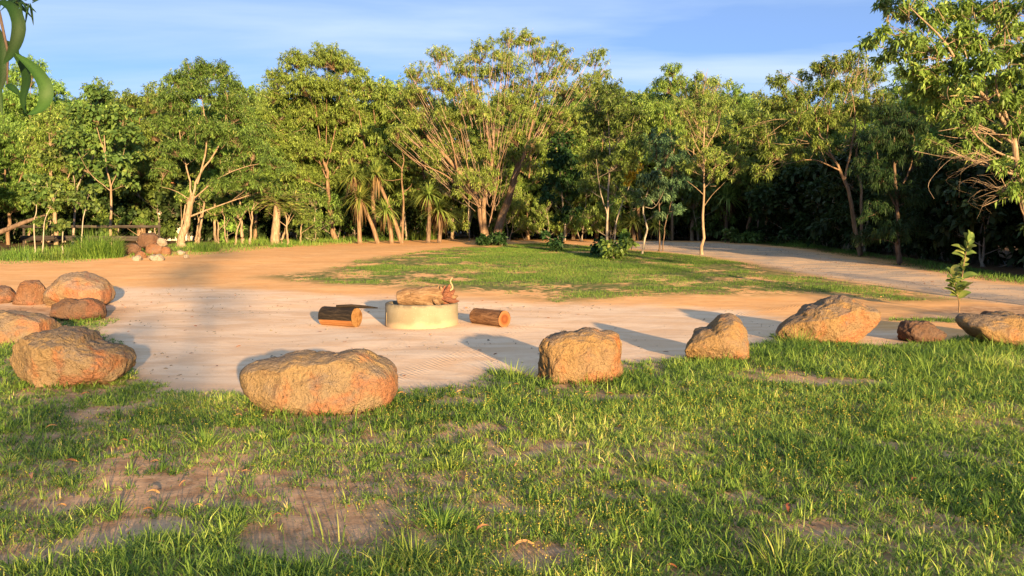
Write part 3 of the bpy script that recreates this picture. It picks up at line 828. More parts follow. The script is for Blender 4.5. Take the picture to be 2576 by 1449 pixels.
hero('acacia_tree', (2624, 800), [
    ([(2624, 800), (2600, 620), (2574, 490), (2560, 400), (2546, 332)], 0.10, 0.07, 0.0),
    ([(2548, 345), (2484, 252), (2424, 182), (2382, 112), (2332, 60), (2290, 20)], 0.055, 0.012, -0.6),
    ([(2548, 335), (2574, 252), (2604, 180), (2620, 60)], 0.05, 0.015, 0.3),
    ([(2542, 318), (2505, 205), (2528, 105), (2520, 0)], 0.04, 0.01, -0.2),
    ([(2424, 182), (2360, 150), (2280, 130), (2215, 120)], 0.028, 0.008, 0.3),
    ([(2484, 252), (2470, 140), (2450, 30)], 0.03, 0.008, -0.3)],
    [(2232, 20, 34), (2288, 30, 44), (2214, 92, 32), (2272, 108, 44), (2182, 112, 16), (2342, 60, 46), (2402, 36, 46), (2462, 40, 46), (2334, 136, 46), (2402, 126, 46), (2482, 116, 46), (2542, 86, 46), (2296, 186, 40),
     (2362, 216, 40), (2432, 226, 36), (2502, 216, 40), (2562, 200, 44), (2352, 296, 36), (2424, 296, 36), (2340, 356, 24), (2494, 330, 32), (2434, 368, 34), (2462, 390, 28), (2562, 330, 40), (2546, 424, 40), (2566, 486, 40), (2600, 260, 50), (2620, 130, 50),
     (2330, 250, 30), (2390, 250, 30), (2330, -40, 50), (2430, -60, 50), (2530, -40, 50), (2280, 230, 30), (2240, 150, 34), (2450, 175, 40), (2500, 160, 40), (2555, 140, 40), (2530, 262, 36), (2478, 282, 34), (2385, 175, 40), (2430, 90, 40), (2510, 40, 40), (2570, 30, 44), (2320, 200, 34), (2395, 320, 26), (2570, 400, 36)],
    42, depth=0.9, leaf='leaf_mid', bark='bark_pale', L=0.17, W=0.046, dens=520, bare=160, d=15.2, twig_r=0.005, lvbias=0.05, shape='lance', bare_len=0.6,
    label='big close acacia with a sunlit pale trunk leaning in at the far right')

hero('acacia_tree', (75, 612), [
    ([(75, 612), (70, 500), (72, 380), (78, 250)], 0.12, 0.03, 0.0), ([(72, 420), (30, 300), (25, 220)], 0.05, 0.015, 0), ([(73, 400), (120, 310), (130, 250)], 0.05, 0.015, 0)],
    [(80, 180, 42), (40, 205, 42), (130, 232, 38), (62, 266, 48), (122, 290, 42), (18, 318, 48), (82, 348, 50), (140, 330, 40), (30, 260, 44), (150, 270, 30)],
    43, leaf='leaf_bright', bark='bark_tan', L=0.21, W=0.044, dens=330, d=42,
    label='tall yellow-green crown rising behind the hanging leaves')

hero('broadleaf_tree', (276, 592), [
    ([(276, 592), (280, 530), (279, 470), (270, 430), (262, 340)], 0.085, 0.03, 0.0), ([(279, 470), (300, 420), (318, 360)], 0.03, 0.01, -0.3),
    ([(278, 480), (230, 440), (205, 400)], 0.03, 0.01, 0.3), ([(268, 400), (240, 310), (225, 245)], 0.03, 0.01, 0.4)],
    [(226, 238, 24), (262, 248, 24), (202, 296, 34), (250, 306, 44), (312, 286, 36), (182, 356, 36), (242, 376, 44), (320, 346, 36), (206, 426, 36), (290, 420, 40), (330, 400, 30), (262, 464, 32), (320, 460, 28), (290, 345, 34)],
    44, leaf='leaf_broad', bark='bark_pale', L=0.17, W=0.12, dens=165, shape='broad', droop=0.6, tuft=6, d=33.5,
    label='round-leaved tree with a pale forked trunk behind the tall grass clump')

hero('broadleaf_tree', (182, 600), [
    ([(182, 600), (188, 530), (196, 470), (236, 392), (262, 330)], 0.08, 0.03, 0.0), ([(192, 490), (180, 420), (160, 380)], 0.03, 0.01, 0.2)],
    [(150, 396, 40), (190, 440, 34), (150, 450, 32), (215, 470, 30), (120, 420, 36), (170, 500, 26)],
    45, leaf='leaf_broad', bark='bark_grey', L=0.17, W=0.12, dens=165, shape='broad', droop=0.6, tuft=6, d=36,
    label='grey-trunked tree bending right beside the round-leaved one')

for k, (bp, stem_, cl, lab) in enumerate([
    ((87, 610), [(87, 612), (85, 560), (92, 530), (88, 490)], [(86, 462, 24), (62, 476, 18), (104, 486, 18), (78, 505, 14)], 'thin white-stemmed sapling with round leaves, left one of a close pair'),
    ((106, 612), [(106, 613), (110, 575), (116, 545), (134, 510)], [(118, 466, 24), (140, 486, 20), (128, 520, 14), (100, 560, 10)], 'thin white-stemmed sapling with round leaves, right one of a close pair'),
    ((203, 600), [(203, 602), (208, 560), (214, 530), (220, 505)], [(222, 490, 26), (200, 516, 20), (236, 520, 18)], 'thin sapling with drooping round leaves in front of the fence rail'),
    ((156, 604), [(156, 606), (158, 585), (160, 570)], [(150, 575, 16), (166, 568, 14)], 'knee-high round-leaved seedling before the weathered boards')]):
    hero('sapling_tree', bp, [(stem_, 0.032, 0.015, 0.0)], cl, 60 + k, depth=0.3, leaf='leaf_broad', bark='bark_white', L=0.16, W=0.12, dens=120, shape='broad', droop=0.5, tuft=5, d=29.5, label=lab, group='round-leaved saplings at the forest edge')

# slim stems along the sunlit forest edge
SL = [(500, 612, 510, 3.4, 'pale slim trunk first to the right of the leaning acacia'), (492, 608, 548, 2.6, 'short forked slim trunk beside the leaning acacia'),
      (541, 606, 498, 3.6, 'pale slim trunk with a second stem close against it'), (549, 604, 560, 2.6, 'short second stem hugging a pale slim trunk'), (570, 602, 545, 1.8, 'hair-thin stem between two pale trunks'),
      (611, 621, 506, 4.2, 'sunlit slim trunk nearest the road'), (629, 606, 524, 2.8, 'slim trunk just right of the nearest sunlit one'), (592, 600, 556, 2.2, 'leaning thin stem in the sunlit row'),
      (708, 610, 545, 3.0, 'slim stem leaning off the cycad trunk'), (725, 610, 540, 2.6, 'upright slim stem beside the cycad'), (756, 610, 570, 2.0, 'thin twig-like stem right of the cycad'),
      (447, 618, 515, 2.4, 'thin stem left of the leaning acacia trunk'), (345, 610, 580, 2.0, 'thin stick-like stem behind the rock pile'), (124, 610, 585, 2.4, 'short white stub of a stem in tall weeds'),
      (62, 612, 575, 2.6, 'bleached bare stem leaning in tall weeds'), (1022, 596, 520, 2.6, 'dark slim stem behind the pandanus'), (1905, 612, 520, 2.2, 'thin pale stem in the dark forest behind the track'), (1952, 614, 545, 2.2, 'thin pale stem further right in the dark forest'),
      (2010, 616, 540, 2.2, 'faint thin stem in the deepest shade'), (1842, 606, 530, 2.0, 'faint thin stem beside the dark pandanus')]
for k, (x, yb, yt, r, lab) in enumerate(SL):
    rg = np.random.default_rng(900 + k)
    lean = rg.normal() * 6 + (14 if 'leaning' in lab else 0)
    b = G(x, max(yb, 604)); d_ = 35.6 + 1.2 * rg.random() if 430 < x < 770 else b[1] + (rg.random() - 0.2) * 1.5 + (1.0 if x > 1800 else 0)
    tip = (x + lean, yt)
    bare_stub = 'stub' in lab or 'bare' in lab
    cl = [] if bare_stub else [(x + lean + rg.normal() * 14, yt - 12 - 10 * rg.random(), 22 + 8 * rg.random(), 0.4), (x + lean + rg.normal() * 16, yt - 30, 24, 0.7)]
    st = [([(x, yb), (x + lean * 0.4 + rg.normal() * 1.0, yb * 0.6 + yt * 0.4), tip], 1.6 * r / F * d_, r / F * d_, 0.0), ([(x + lean * 0.5, yb * 0.45 + yt * 0.55), (x + lean + rg.normal() * 22, yt - 6)], r * 0.7 / F * d_, 0.005, -0.2)]
    hero('slim_tree', (x, yb), st, cl or [(tip[0], tip[1], 3, 0.0)], 700 + k, d=d_, leaf='leaf_dark' if x > 1000 else 'leaf_mid', bark='bark_pale' if x < 1000 else 'bark_grey', dens=10 if bare_stub else 330, label=lab, group='slim tree stems along the forest edge')

# dead snag by the pandanus
hero('dead_tree', (1012, 604), [
    ([(1012, 604), (1014, 545), (1016, 500), (1010, 460), (1012, 420)], 0.075, 0.045, 0.0), ([(1012, 425), (985, 400), (958, 376)], 0.045, 0.02, -0.3),
    ([(1012, 425), (1016, 400), (1012, 385)], 0.04, 0.02, 0.2), ([(1013, 450), (985, 454), (962, 452)], 0.025, 0.012, -0.6), ([(1015, 485), (1032, 470), (1036, 462)], 0.035, 0.02, -0.3)],
    [(1000, 395, 8, 0.1)], 71, leaf='leaf_dark', bark='bark_tan', dens=60, d=37.5, label='dead forked snag with broken arms beside the pandanus clump')


# ---------------------------------------------------------------- pandanus, cycad
def strap_leaves(C, n, length, width, rng, up=0.35, arch=0.8, name='fronds', mat='leaf_strap', hang=False, seg=4):
    az = rng.random(n) * 2 * np.pi
    el = (np.arcsin(np.clip(rng.random(n) * 1.25 - 0.3 + up * 0.3, -0.35, 0.98))) if not hang else -(0.0 + 1.35 * rng.random(n))
    D = np.stack([np.cos(az) * np.cos(el), np.sin(az) * np.cos(el), np.sin(el)], 1)
    L = length * (0.7 + 0.5 * rng.random(n)); side = norm(np.cross(D, np.array([0, 0, 1.0])))
    b = C + (rng.normal(size=(n, 3)) * 0.04 if not hang else np.stack([np.cos(az) * 0.1, np.sin(az) * 0.1, -0.15 * rng.random(n)], 1))
    us = np.linspace(0, 1, seg + 1)
    ar = arch * (0.5 + rng.random(n))
    V = []
    for u in us:
        c = b + D * (L * u)[:, None]; c[:, 2] -= ar * L * u ** 2.2 * 0.55
        if hang: c[:, :2] = b[:, :2] + (c[:, :2] - b[:, :2]) * (1 - 0.45 * u); c[:, 2] -= 0.25 * L * u
        w = (width * (1 - u ** 1.8) + 0.003)
        V += [c - side * w / 2, c + side * w / 2]
    V = np.stack(V, 1); k = 2 * (seg + 1)
    i = np.arange(n)[:, None] * k
    Q = np.concatenate([i + np.array([[2 * s, 2 * s + 1, 2 * s + 3, 2 * s + 2]]) for s in range(seg)])
    lv = np.repeat(np.clip(rng.normal(0.55, 0.22, n), 0, 1), k)
    return V.reshape(-1, 3), Q, lv


def pandanus(base, head, label, seed, size=1.0, skirt=1.0, dark=False, group='pandanus at the forest edge', d=None):
    rng = np.random.default_rng(seed)
    b = G(*base) if d is None else at(base[0], base[1], d)
    b[2] = float(gz(b[0], b[1])[0])
    root = empty('pandanus', b, label, 'pandanus', group)
    h = at(head[0], head[1], b[1])
    T = Tubes()
    p = smooth_path([(*(b - [0, 0, 0.1]), 0.11), (*(b * 0.6 + h * 0.4 + [0.05, 0, 0]), 0.085), (*h, 0.07)], 8)
    T.add(p[:, :3], p[:, 3], 8)
    obj('trunk', T.mesh('trunk', MATS['bark_tan' if not dark else 'bark_dark'], b), root)
    V, Q, lv = strap_leaves(h, int(140 * size), 1.2 * size, 0.075, rng)
    obj('crown', make_mesh('crown', V - b, Q, None, MATS['leaf_strap'], {'lv': lv}), root)
    if skirt:
        V, Q, lv = strap_leaves(h - [0, 0, 0.05], int(46 * skirt), 0.62 * size, 0.06, rng, hang=True)
        obj('dry_skirt', make_mesh('dry_skirt', V - b, Q, None, MATS['leaf_dead'], {'lv': lv}), root)
    return root


pandanus((952, 606), (906, 500), 'sunlit pandanus with a leaning trunk and dry hanging skirt by the road', 81, 1.05, 1.3, d=37.5)
pandanus((905, 604), (890, 440), 'pandanus head high above the sunlit leaning one', 82, 0.85, 0.5, d=37.5)
pandanus((985, 604), (972, 530), 'pandanus with a ragged brown skirt between the leaning one and the snag', 83, 0.85, 1.5, d=37.5)
pandanus((1012, 602), (945, 440), 'tall pandanus crown behind the dead snag', 84, 0.95, 0.8, d=37.5)
pandanus((1076, 600), (1078, 490), 'shaded pandanus, left of the two dark ones near the road bend', 85, 0.9, 0.8, True, d=37.5)
pandanus((1104, 600), (1104, 530), 'shaded pandanus with a long brown skirt, right of the two dark ones', 86, 0.95, 1.5, True, d=37.5)
pandanus((1822, 606), (1830, 500), 'dark pandanus in deep shade behind the slender trunk', 87, 1.1, 1.6, True, d=40)
pandanus((1592, 604), (1592, 560), 'low shaded pandanus behind the crooked sapling', 88, 0.9, 0.6, True, d=40)
pandanus((1656, 604), (1648, 570), 'low pandanus fan beside two dark trunks', 89, 0.8, 0.2, True, d=40)

rng = np.random.default_rng(91)
b = G(692, 616)
root = empty('cycad', b, 'cycad with a stout pale trunk and swept dark fronds', 'cycad')
h = at(698, 512, b[1]); T = Tubes()
p = smooth_path([(*(b - [0, 0, 0.1]), 0.22), (*(b + [0, 0, 0.3]), 0.19), (*(b * 0.4 + h * 0.6), 0.16), (*h, 0.15)], 12)
p[:, 3] *= 1 + 0.05 * np.sin(np.arange(len(p)) * 2.2)
T.add(p[:, :3], p[:, 3], 12); obj('trunk', T.mesh('trunk', MATS['bark_pale'], b), root)
az = rng.random(46) * 2 * np.pi; fr = Tubes(); Bs, Ds = [], []
for a in az:
    el = -0.15 + 1.0 * rng.random(); L_ = 1.25 * (0.8 + 0.3 * rng.random())
    dr = np.array([math.cos(a) * math.cos(el) + 0.25, math.sin(a) * math.cos(el), math.sin(el)])
    u = np.linspace(0, 1, 12)[:, None]
    pp = h + dr * L_ * u; pp[:, 2] -= 0.45 * u[:, 0] ** 2
    fr.add(pp, np.linspace(0.012, 0.004, 12), 3)
    sd = norm(np.cross(dr, [0, 0, 1.0]))
    uu = np.linspace(0.15, 1, 44)[:, None]
    q = h + dr * L_ * uu; q[:, 2] -= 0.45 * uu[:, 0] ** 2
    for sgn in (-1, 1):
        Bs.append(q); Ds.append(sgn * sd * 0.8 + norm(dr) * 0.7 + rng.normal(size=q.shape) * 0.08)
Bs, Ds = np.concatenate(Bs), np.concatenate(Ds); n = len(Bs)
obj('frond_stalks', fr.mesh('frond_stalks', MATS['bark_pale'], b), root)
obj('crown', leaves_mesh('crown', Bs, Ds, np.full(n, 0.19), np.full(n, 0.022), np.full(n, 0.2), MATS['leaf_strap'], rng, 'lance', None, b), root)

# ---------------------------------------------------------------- the forest behind: a few kinds, many trees
PROTO = []
for k, (lf, bk, H, cw, sh, L_, W_, de) in enumerate([
    ('leaf_mid', 'bark_tan', 8.0, 2.1, 'lance', 0.23, 0.055, 150), ('leaf_bright', 'bark_tan', 8.6, 2.0, 'lance', 0.24, 0.055, 140), ('leaf_dark', 'bark_grey', 7.4, 2.3, 'lance', 0.22, 0.055, 165),
    ('leaf_olive', 'bark_pale', 7.8, 2.0, 'lance', 0.22, 0.052, 140), ('leaf_shade', 'bark_dark', 7.0, 2.3, 'broad', 0.21, 0.085, 110)]):
    rg = np.random.default_rng(1200 + k)
    st = [[(0, 0, -0.15, 0.13), (0.1, 0, H * 0.25, 0.10), (-0.1, 0.1, H * 0.5, 0.07), (0.05, 0, H * 0.8, 0.025)],
          [(0.05, 0, H * 0.35, 0.06), (0.8, 0.3, H * 0.55, 0.04), (1.2, 0.4, H * 0.75, 0.015)], [(0.0, 0, H * 0.42, 0.06), (-0.8, -0.2, H * 0.6, 0.035), (-1.1, -0.3, H * 0.78, 0.015)], [(0, 0, H * 0.3, 0.05), (-0.2, -0.9, H * 0.5, 0.03), (0, -1.2, H * 0.66, 0.012)]]
    cl = []
    for j in range(19):
        u = j / 18.0
        zc = H * (0.30 + 0.62 * u) + rg.normal() * 0.2
        w = cw * math.sin(math.pi * (0.18 + 0.72 * u)) ** 0.8
        a = j * 2.4 + rg.normal() * 0.3; rr = w * (0.35 + 0.45 * rg.random()); r = 0.72 + 0.3 * rg.random()
        cl.append((math.cos(a) * rr, math.sin(a) * rr, zc, r, r, r * 0.85))
    PROTO.append(build_tree('forest_tree', (0, 0, 0), st, cl, lf, bk, L_, W_, 0.9, de, sh, 1300 + k, tuft=14, bare=14, twig_r=0.008))
SHRUB = []
for k, (lf, sh, L_, W_, de) in enumerate([('leaf_under_shade', 'broad', 0.2, 0.11, 110), ('leaf_under_shade', 'lance', 0.22, 0.06, 150), ('leaf_broad', 'broad', 0.22, 0.14, 70), ('leaf_mid', 'lance', 0.2, 0.05, 130), ('leaf_olive', 'lance', 0.2, 0.05, 120)]):
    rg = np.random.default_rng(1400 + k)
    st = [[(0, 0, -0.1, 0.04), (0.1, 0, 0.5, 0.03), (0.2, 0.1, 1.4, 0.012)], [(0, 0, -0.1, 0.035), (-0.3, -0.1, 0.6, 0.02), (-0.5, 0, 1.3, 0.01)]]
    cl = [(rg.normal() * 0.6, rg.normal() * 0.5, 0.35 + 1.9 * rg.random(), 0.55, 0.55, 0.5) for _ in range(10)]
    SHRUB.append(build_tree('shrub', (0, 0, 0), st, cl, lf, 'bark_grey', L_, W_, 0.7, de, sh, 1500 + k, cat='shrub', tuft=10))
FLAB = ['mid green leafy tree %s %s', 'bright yellow-green tree %s %s', 'dark dense tree %s %s', 'olive pale-barked tree %s %s', 'deep green shade tree %s %s']
SLAB = ['shade-darkened broad-leaved shrub %s %s', 'shade-darkened narrow-leaved shrub %s %s', 'round-leaved shrub %s %s', 'mid green tall bush %s %s', 'olive yellow tall bush %s %s']
used_p, used_s = set(), set()


ZONES = [(-9e9, 'at the left flank'), (60, 'behind the board fence'), (400, 'behind the leaning acacia'), (640, 'behind the cycad'), (860, 'behind the pandanus'), (1100, 'behind the largest tree'), (1400, 'behind the lawn trees'), (1700, 'behind the slender trunk'), (1850, 'past the bend of the gravel track'), (2100, 'beside the gravel track'), (2576, 'off to the right of the track')]


def zone(x, y):
    if y < 1: return 'outside the view on the camera side'
    px_ = CX + F * x / y
    return [z for a, z in ZONES if px_ >= a][-1]


def row(y): return 'in the first rank' if y < 41.5 else 'in the second rank' if y < 46.5 else 'in the third rank' if y < 51 else 'deep in the forest'


def put(protos, labs, used, k, x, y, rz, s, group):
    labs = dict(enumerate(labs)); labs[k] = labs[k] % (row(y), zone(x, y))
    loc = (x, y, float(gz(x, y)[0]) - 0.03)
    if k not in used:
        used.add(k); o = protos[k]; o.location = loc; o.rotation_euler = (0, 0, rz); o.scale = (s, s, s) if np.isscalar(s) else s; tag(o, labs[k], None, group); return o
    return copy_tree(protos[k], loc, rz, s, labs[k], group)


FRONT = [(20, 36, 310, 0), (140, 38, 330, 3), (350, 39.5, 285, 0), (410, 41, 330, 2), (640, 41, 256, 1), (720, 42, 300, 0), (945, 41.5, 176, 1), (1010, 42.5, 205, 3), (1075, 41.5, 300, 0), (1140, 43, 240, 3), (1330, 43, 230, 1), (1440, 42.5, 270, 3),
         (1500, 43, 230, 0), (1610, 41.5, 225, 1), (1740, 41, 280, 3), (1880, 40, 258, 0), (1930, 38.5, 330, 3), (560, 42.5, 290, 3), (800, 43, 200, 0), (260, 41, 330, 1), (-60, 37, 270, 1), (880, 44, 230, 3)]
for k, (px_, d_, top, kind) in enumerate(FRONT):
    p_ = at(px_, 600, d_); H_ = at(px_, top, d_)[2] - float(gz(p_[0], d_)[0]); sc_ = H_ / (8.0, 8.6, 7.4, 7.8, 7.0)[kind] / 1.0
    put(PROTO, FLAB, used_p, kind, p_[0], d_, k * 1.7, (sc_ * 1.0, sc_ * 1.0, sc_), 'trees of the forest wall')
rg = np.random.default_rng(77)
spots = []
for y0, step, k_from in ((44.5, 2.7, 0), (48.0, 2.9, 0), (52.5, 3.1, 0), (58, 3.4, 0)):
    x = -0.70 * y0
    while x < 0.62 * y0:
        spots.append((x + rg.normal() * 0.7, y0 + rg.normal() * 0.9)); x += step
# left flank nearer, right flank along the track
for x, y in ((-23, 33), (-20, 36), (-24.5, 38), (-17.5, 39.5), (-27, 34), (-14.5, 42), (-11, 43), (-21, 31.0)): spots.append((x + rg.normal() * 0.3, y))
for x, y in ((13.5, 38), (16, 34), (12, 41), (18.5, 37), (15.0, 30.5), (18, 29), (20.5, 32), (15.0, 26.5), (18.0, 25), (21, 27.5), (14.6, 23.2), (17, 21), (20, 22.5), (23.5, 24), (15, 19.3), (18.2, 17.2), (21.5, 18.5), (10, 43)): spots.append((x + rg.normal() * 0.3, y + rg.normal() * 0.3))
for x, y in spots:
    right = x > 9 and y < 42
    k = int(rg.choice([0, 2, 4], p=[0.3, 0.35, 0.35])) if right else int(rg.choice(5, p=[0.28, 0.24, 0.2, 0.18, 0.1]))
    top_ = 268 + 20 * rg.normal(); Hn = (605 - top_) / F * y
    s = (0.86 + 0.26 * rg.random()) * 0.92 if right else Hn / (8.0, 8.6, 7.4, 7.8, 7.0)[k]
    if right and x < 17: s *= 0.85
    put(PROTO, FLAB, used_p, k, x, y, rg.random() * 6.28, s, 'trees of the forest wall')
for y0, step in ((43.0, 1.5), (46, 2.0), (50, 2.4), (57, 2.2), (64, 2.0)):
    x = -0.68 * y0
    while x < 0.58 * y0:
        if not (y0 < 41 and -16 < x < -3.8 and rg.random() < 0.35):
            put(SHRUB, SLAB, used_s, int(rg.choice(3, p=[0.45, 0.4, 0.15])), x + rg.normal() * 0.4, y0 + rg.normal() * 0.7, rg.random() * 6.28, (0.8 + 0.6 * rg.random()) * (1.0 if y0 < 52 else 1.5), 'understorey shrubs')
        x += step
for i in range(40):
    px_ = -40 + 1900 * i / 39 + rg.normal() * 12; d_ = 40.5 + 2.0 * rg.random() - (2.0 if px_ < 250 else 0); d_ += 2.4 if 850 < px_ < 1130 or 470 < px_ < 770 else 0; p_ = at(px_, 600, d_); sz_ = 0.75 + 0.35 * rg.random()
    put(SHRUB, SLAB, used_s, int(rg.choice([3, 4, 2], p=[0.5, 0.3, 0.2])), p_[0], d_, rg.random() * 6.28, (sz_, sz_, sz_ * (1.1 + 0.5 * rg.random())), 'understorey shrubs')
for i in range(34):                              # understorey along the shaded right edge and the left flank
    u = i / 33.0
    x = 12.9 + 2.6 * rg.random() + 0.6 * math.sin(u * 9); y = 18 + 24 * u
    if y > 36: x -= 2.2
    put(SHRUB, SLAB, used_s, int(rg.choice(3, p=[0.6, 0.35, 0.05])), x, y, rg.random() * 6.28, 0.8 + 0.7 * rg.random(), 'understorey shrubs')
for i in range(16):
    put(SHRUB, SLAB, used_s, int(rg.choice(3, p=[0.4, 0.4, 0.2])), -27 + 15 * i / 15 + rg.normal() * 0.4, 36.5 + 5.5 * i / 15 + rg.normal() * 0.5, rg.random() * 6.28, 0.7 + 0.5 * rg.random(), 'understorey shrubs')
# the same bush goes on round the clearing, behind and beside the camera; first, an unseen slim tree added to shade the left sand
rgs = np.random.default_rng(4); bs = np.array([6.1, -19.0, float(gz(6.1, -19.0)[0])])
shade_tree = build_tree('slim_tree', bs, [[(*(bs + [0, 0, -0.1]), 0.05), (*(bs + [0.1, 0, 3]), 0.04), (*(bs + [0, 0, 8]), 0.015)]],
           [(*(bs + [rgs.normal() * 0.5, rgs.normal() * 0.5, 2.6 + 6.4 * j / 15]), 0.75, 0.75, 0.6) for j in range(16)], 'leaf_olive', 'bark_pale', 0.16, 0.035, 0.9, 62, seed=5, tuft=6, label='unseen sparse slim tree added behind the viewer for its shadow', group='slim tree stems along the forest edge')
for x, y, sc_, lab in ((13.0, -2.0, 0.6, 'sparse slim tree beside the viewer on the right'), (16.4, -3.2, 0.62, 'second sparse slim tree off to the right of the viewer')):
    copy_tree(shade_tree, (x, y, float(gz(x, y)[0])), x, sc_, lab)
for x, y in ((-24, 28), (-27, 25), (-30, 30), (-29, 21), (-33, 26), (-27.5, 17), (-32, 18), (-36, 23), (-35, 31), (-31, 35), (-37, 37), (-33, 12), (-40, 30), (-39, 16), (-36, 42), (-42, 38)):
    put(PROTO, FLAB, used_p, int(rg.choice(5)), x + rg.normal() * 0.5, y + rg.normal() * 0.5, rg.random() * 6.28, 0.75 + 0.2 * rg.random(), 'trees of the forest wall')
    put(SHRUB, SLAB, used_s, int(rg.choice(5)), x + 1.2 + rg.normal() * 0.6, y + rg.normal(), rg.random() * 6.28, 0.9 + 0.4 * rg.random(), 'understorey shrubs')
for x, y, k, s in ((17.5, 11.5, 4, 0.72), (20.5, 9, 2, 0.8), (19.5, 5.5, 4, 0.72), (22.5, 3, 2, 0.8), (23.5, 12.5, 4, 0.85), (21.5, -0.5, 0, 0.75), (25.5, -3, 2, 0.85), (24, 7, 4, 0.8), (16.6, 14.4, 2, 0.7), (27, 0, 4, 0.9), (28.5, -8, 2, 0.9), (24.5, -6, 4, 0.8)):
    put(PROTO, FLAB, used_p, k, x, y, rg.random() * 6.28, s, 'trees of the forest wall')


# ---------------------------------------------------------------- boulders
def ico(sub):
    bm = bmesh.new(); bmesh.ops.create_icosphere(bm, subdivisions=sub, radius=1.0)
    V = np.array([v.co[:] for v in bm.verts]); Fc = np.array([[v.index for v in f.verts] for f in bm.faces]); bm.free()
    return V, Fc


ICO = {k: ico(k) for k in (2, 3, 4, 5, 6)}


def boulder(outline, mat, label, seed, depth=0.8, sub=5, rough=1.0, cuts=5, box=0.75, cat='boulder', name='boulder', group='boulders around the clearing', ground_px=None, facet=0.5):
    """a stone whose outline from the front is given; full depth behind it"""
    O = np.array(outline, dtype=float)
    bx, by = (O[:, 0].min() + O[:, 0].max()) / 2, O[:, 1].max()
    g0 = G(bx, by - 4) if ground_px is None else G(*ground_px)
    w = (O[:, 0].max() - O[:, 0].min()) / F * g0[1]
    D = w * depth * 0.5
    dc = g0[1] + D * 0.62
    P = np.array([at(x, y, dc) for x, y in O])
    c = np.array([(P[:, 0].min() + P[:, 0].max()) / 2, dc, (P[:, 2].min() * 0.55 + P[:, 2].max() * 0.45)])
    rel = P - c
    th = np.arctan2(rel[:, 2], rel[:, 0]); rr = np.hypot(rel[:, 0], rel[:, 2])
    o_ = np.argsort(th); th, rr = th[o_], rr[o_]
    th = np.concatenate([th - 2 * np.pi, th, th + 2 * np.pi]); rr = np.concatenate([rr, rr, rr])
    grid = np.linspace(-np.pi, np.pi, 181)
    rg_ = np.interp(grid, th, rr); ker = np.array([1, 2, 3, 2, 1]) / 9.0
    rg_ = np.convolve(np.concatenate([rg_[-3:-1], rg_, rg_[1:3]]), ker, 'valid')
    V, Fc = ICO[sub]
    a = np.arctan2(V[:, 2], V[:, 0]); s = np.hypot(V[:, 0], V[:, 2]); wv_ = V[:, 1]
    R = np.interp(a, grid, rg_)
    rngf = np.random.default_rng(seed + 900)
    pn = norm(rngf.normal(size=(34, 3)) * np.array([1.0, 1.0, 1.0])); ph = 0.80 + 0.20 * rngf.random(34)
    dp = V @ pn.T; poly = np.min(np.where(dp > 0.05, ph[None] / np.maximum(dp, 0.05), 9.0), axis=1)
    fac = 1 + facet * (np.clip(poly, 0.6, 1.25) / np.clip(poly, 0.6, 1.25).mean() - 1)
    s2 = s ** box; w2 = np.sign(wv_) * np.abs(wv_) ** 0.85
    Q = np.stack([R * np.cos(a) * s2, D * w2, R * np.sin(a) * s2], 1) * fac[:, None]
    rng = np.random.default_rng(seed)
    size = max(w, 0.2)
    nrm = norm(Q / np.array([w / 2, D, max(R.mean(), 0.05)]) ** 2)
    low = fbm(Q / size * 2.6 + seed * 3.1, 3, seed)
    q = Q + nrm * (low * 0.030 * size * rough * np.clip(1.2 - np.abs(wv_) * 0.2, 0, 1))[:, None]
    for _ in range(cuts):                          # broken faces, mostly on the front and top
        n_ = norm(rng.normal(size=3) * np.array([1.0, 0.8, 0.8]) + np.array([0, -0.9, 0.35]))
        ext = (q @ n_).max(); h = ext * (0.80 + 0.12 * rng.random())
        over = q @ n_ - h
        q = q - np.where(over > 0, over * 0.95, 0)[:, None] * n_
    sd0 = q[rngf.integers(0, len(q), 260)]; tv = rngf.normal(size=(260, 3)); near_ = np.empty(len(q), dtype=int)
    jq = q + 0.02 * size * np.stack([fbm(q / size * 9 + k_ * 7.7, 2, seed + k_) for k_ in range(3)], 1)
    for a_ in range(0, len(q), 4000):
        near_[a_:a_ + 4000] = np.argmin(((jq[a_:a_ + 4000, None] - sd0[None]) ** 2).sum(-1), 1)
    chip = ((q - sd0[near_]) * tv[near_]).sum(1)
    q = q + nrm * np.clip(chip * 0.13 * min(rough, 1.2), -0.016, 0.016)[:, None]
    mid_ = fbm(q / size * 8 + seed, 4, seed + 9, 0.55)
    ridg = 1 - np.abs(fbm(q / size * 5 + seed * 1.7, 4, seed + 19, 0.55)) * 2
    q = q + nrm * ((mid_ * 0.016 + np.round(ridg * 4) / 4 * 0.004 - 0.002) * size * rough)[:, None]
    fine = fbm(q * 26 + seed, 4, seed + 29, 0.65)
    pit = np.clip(fbm(q * 17 + seed * 2, 2, seed + 39) - 0.25, 0, 1)
    q = q + nrm * ((fine * 0.0075 - pit * 0.022) * min(rough, 1.3))[:, None]
    base = np.array([c[0], c[1], float(gz(c[0], c[1])[0])])
    o = obj(name, make_mesh(name, q + c - base, None, Fc, MATS[mat], None, True), None, base)
    return tag(o, label, cat, group)


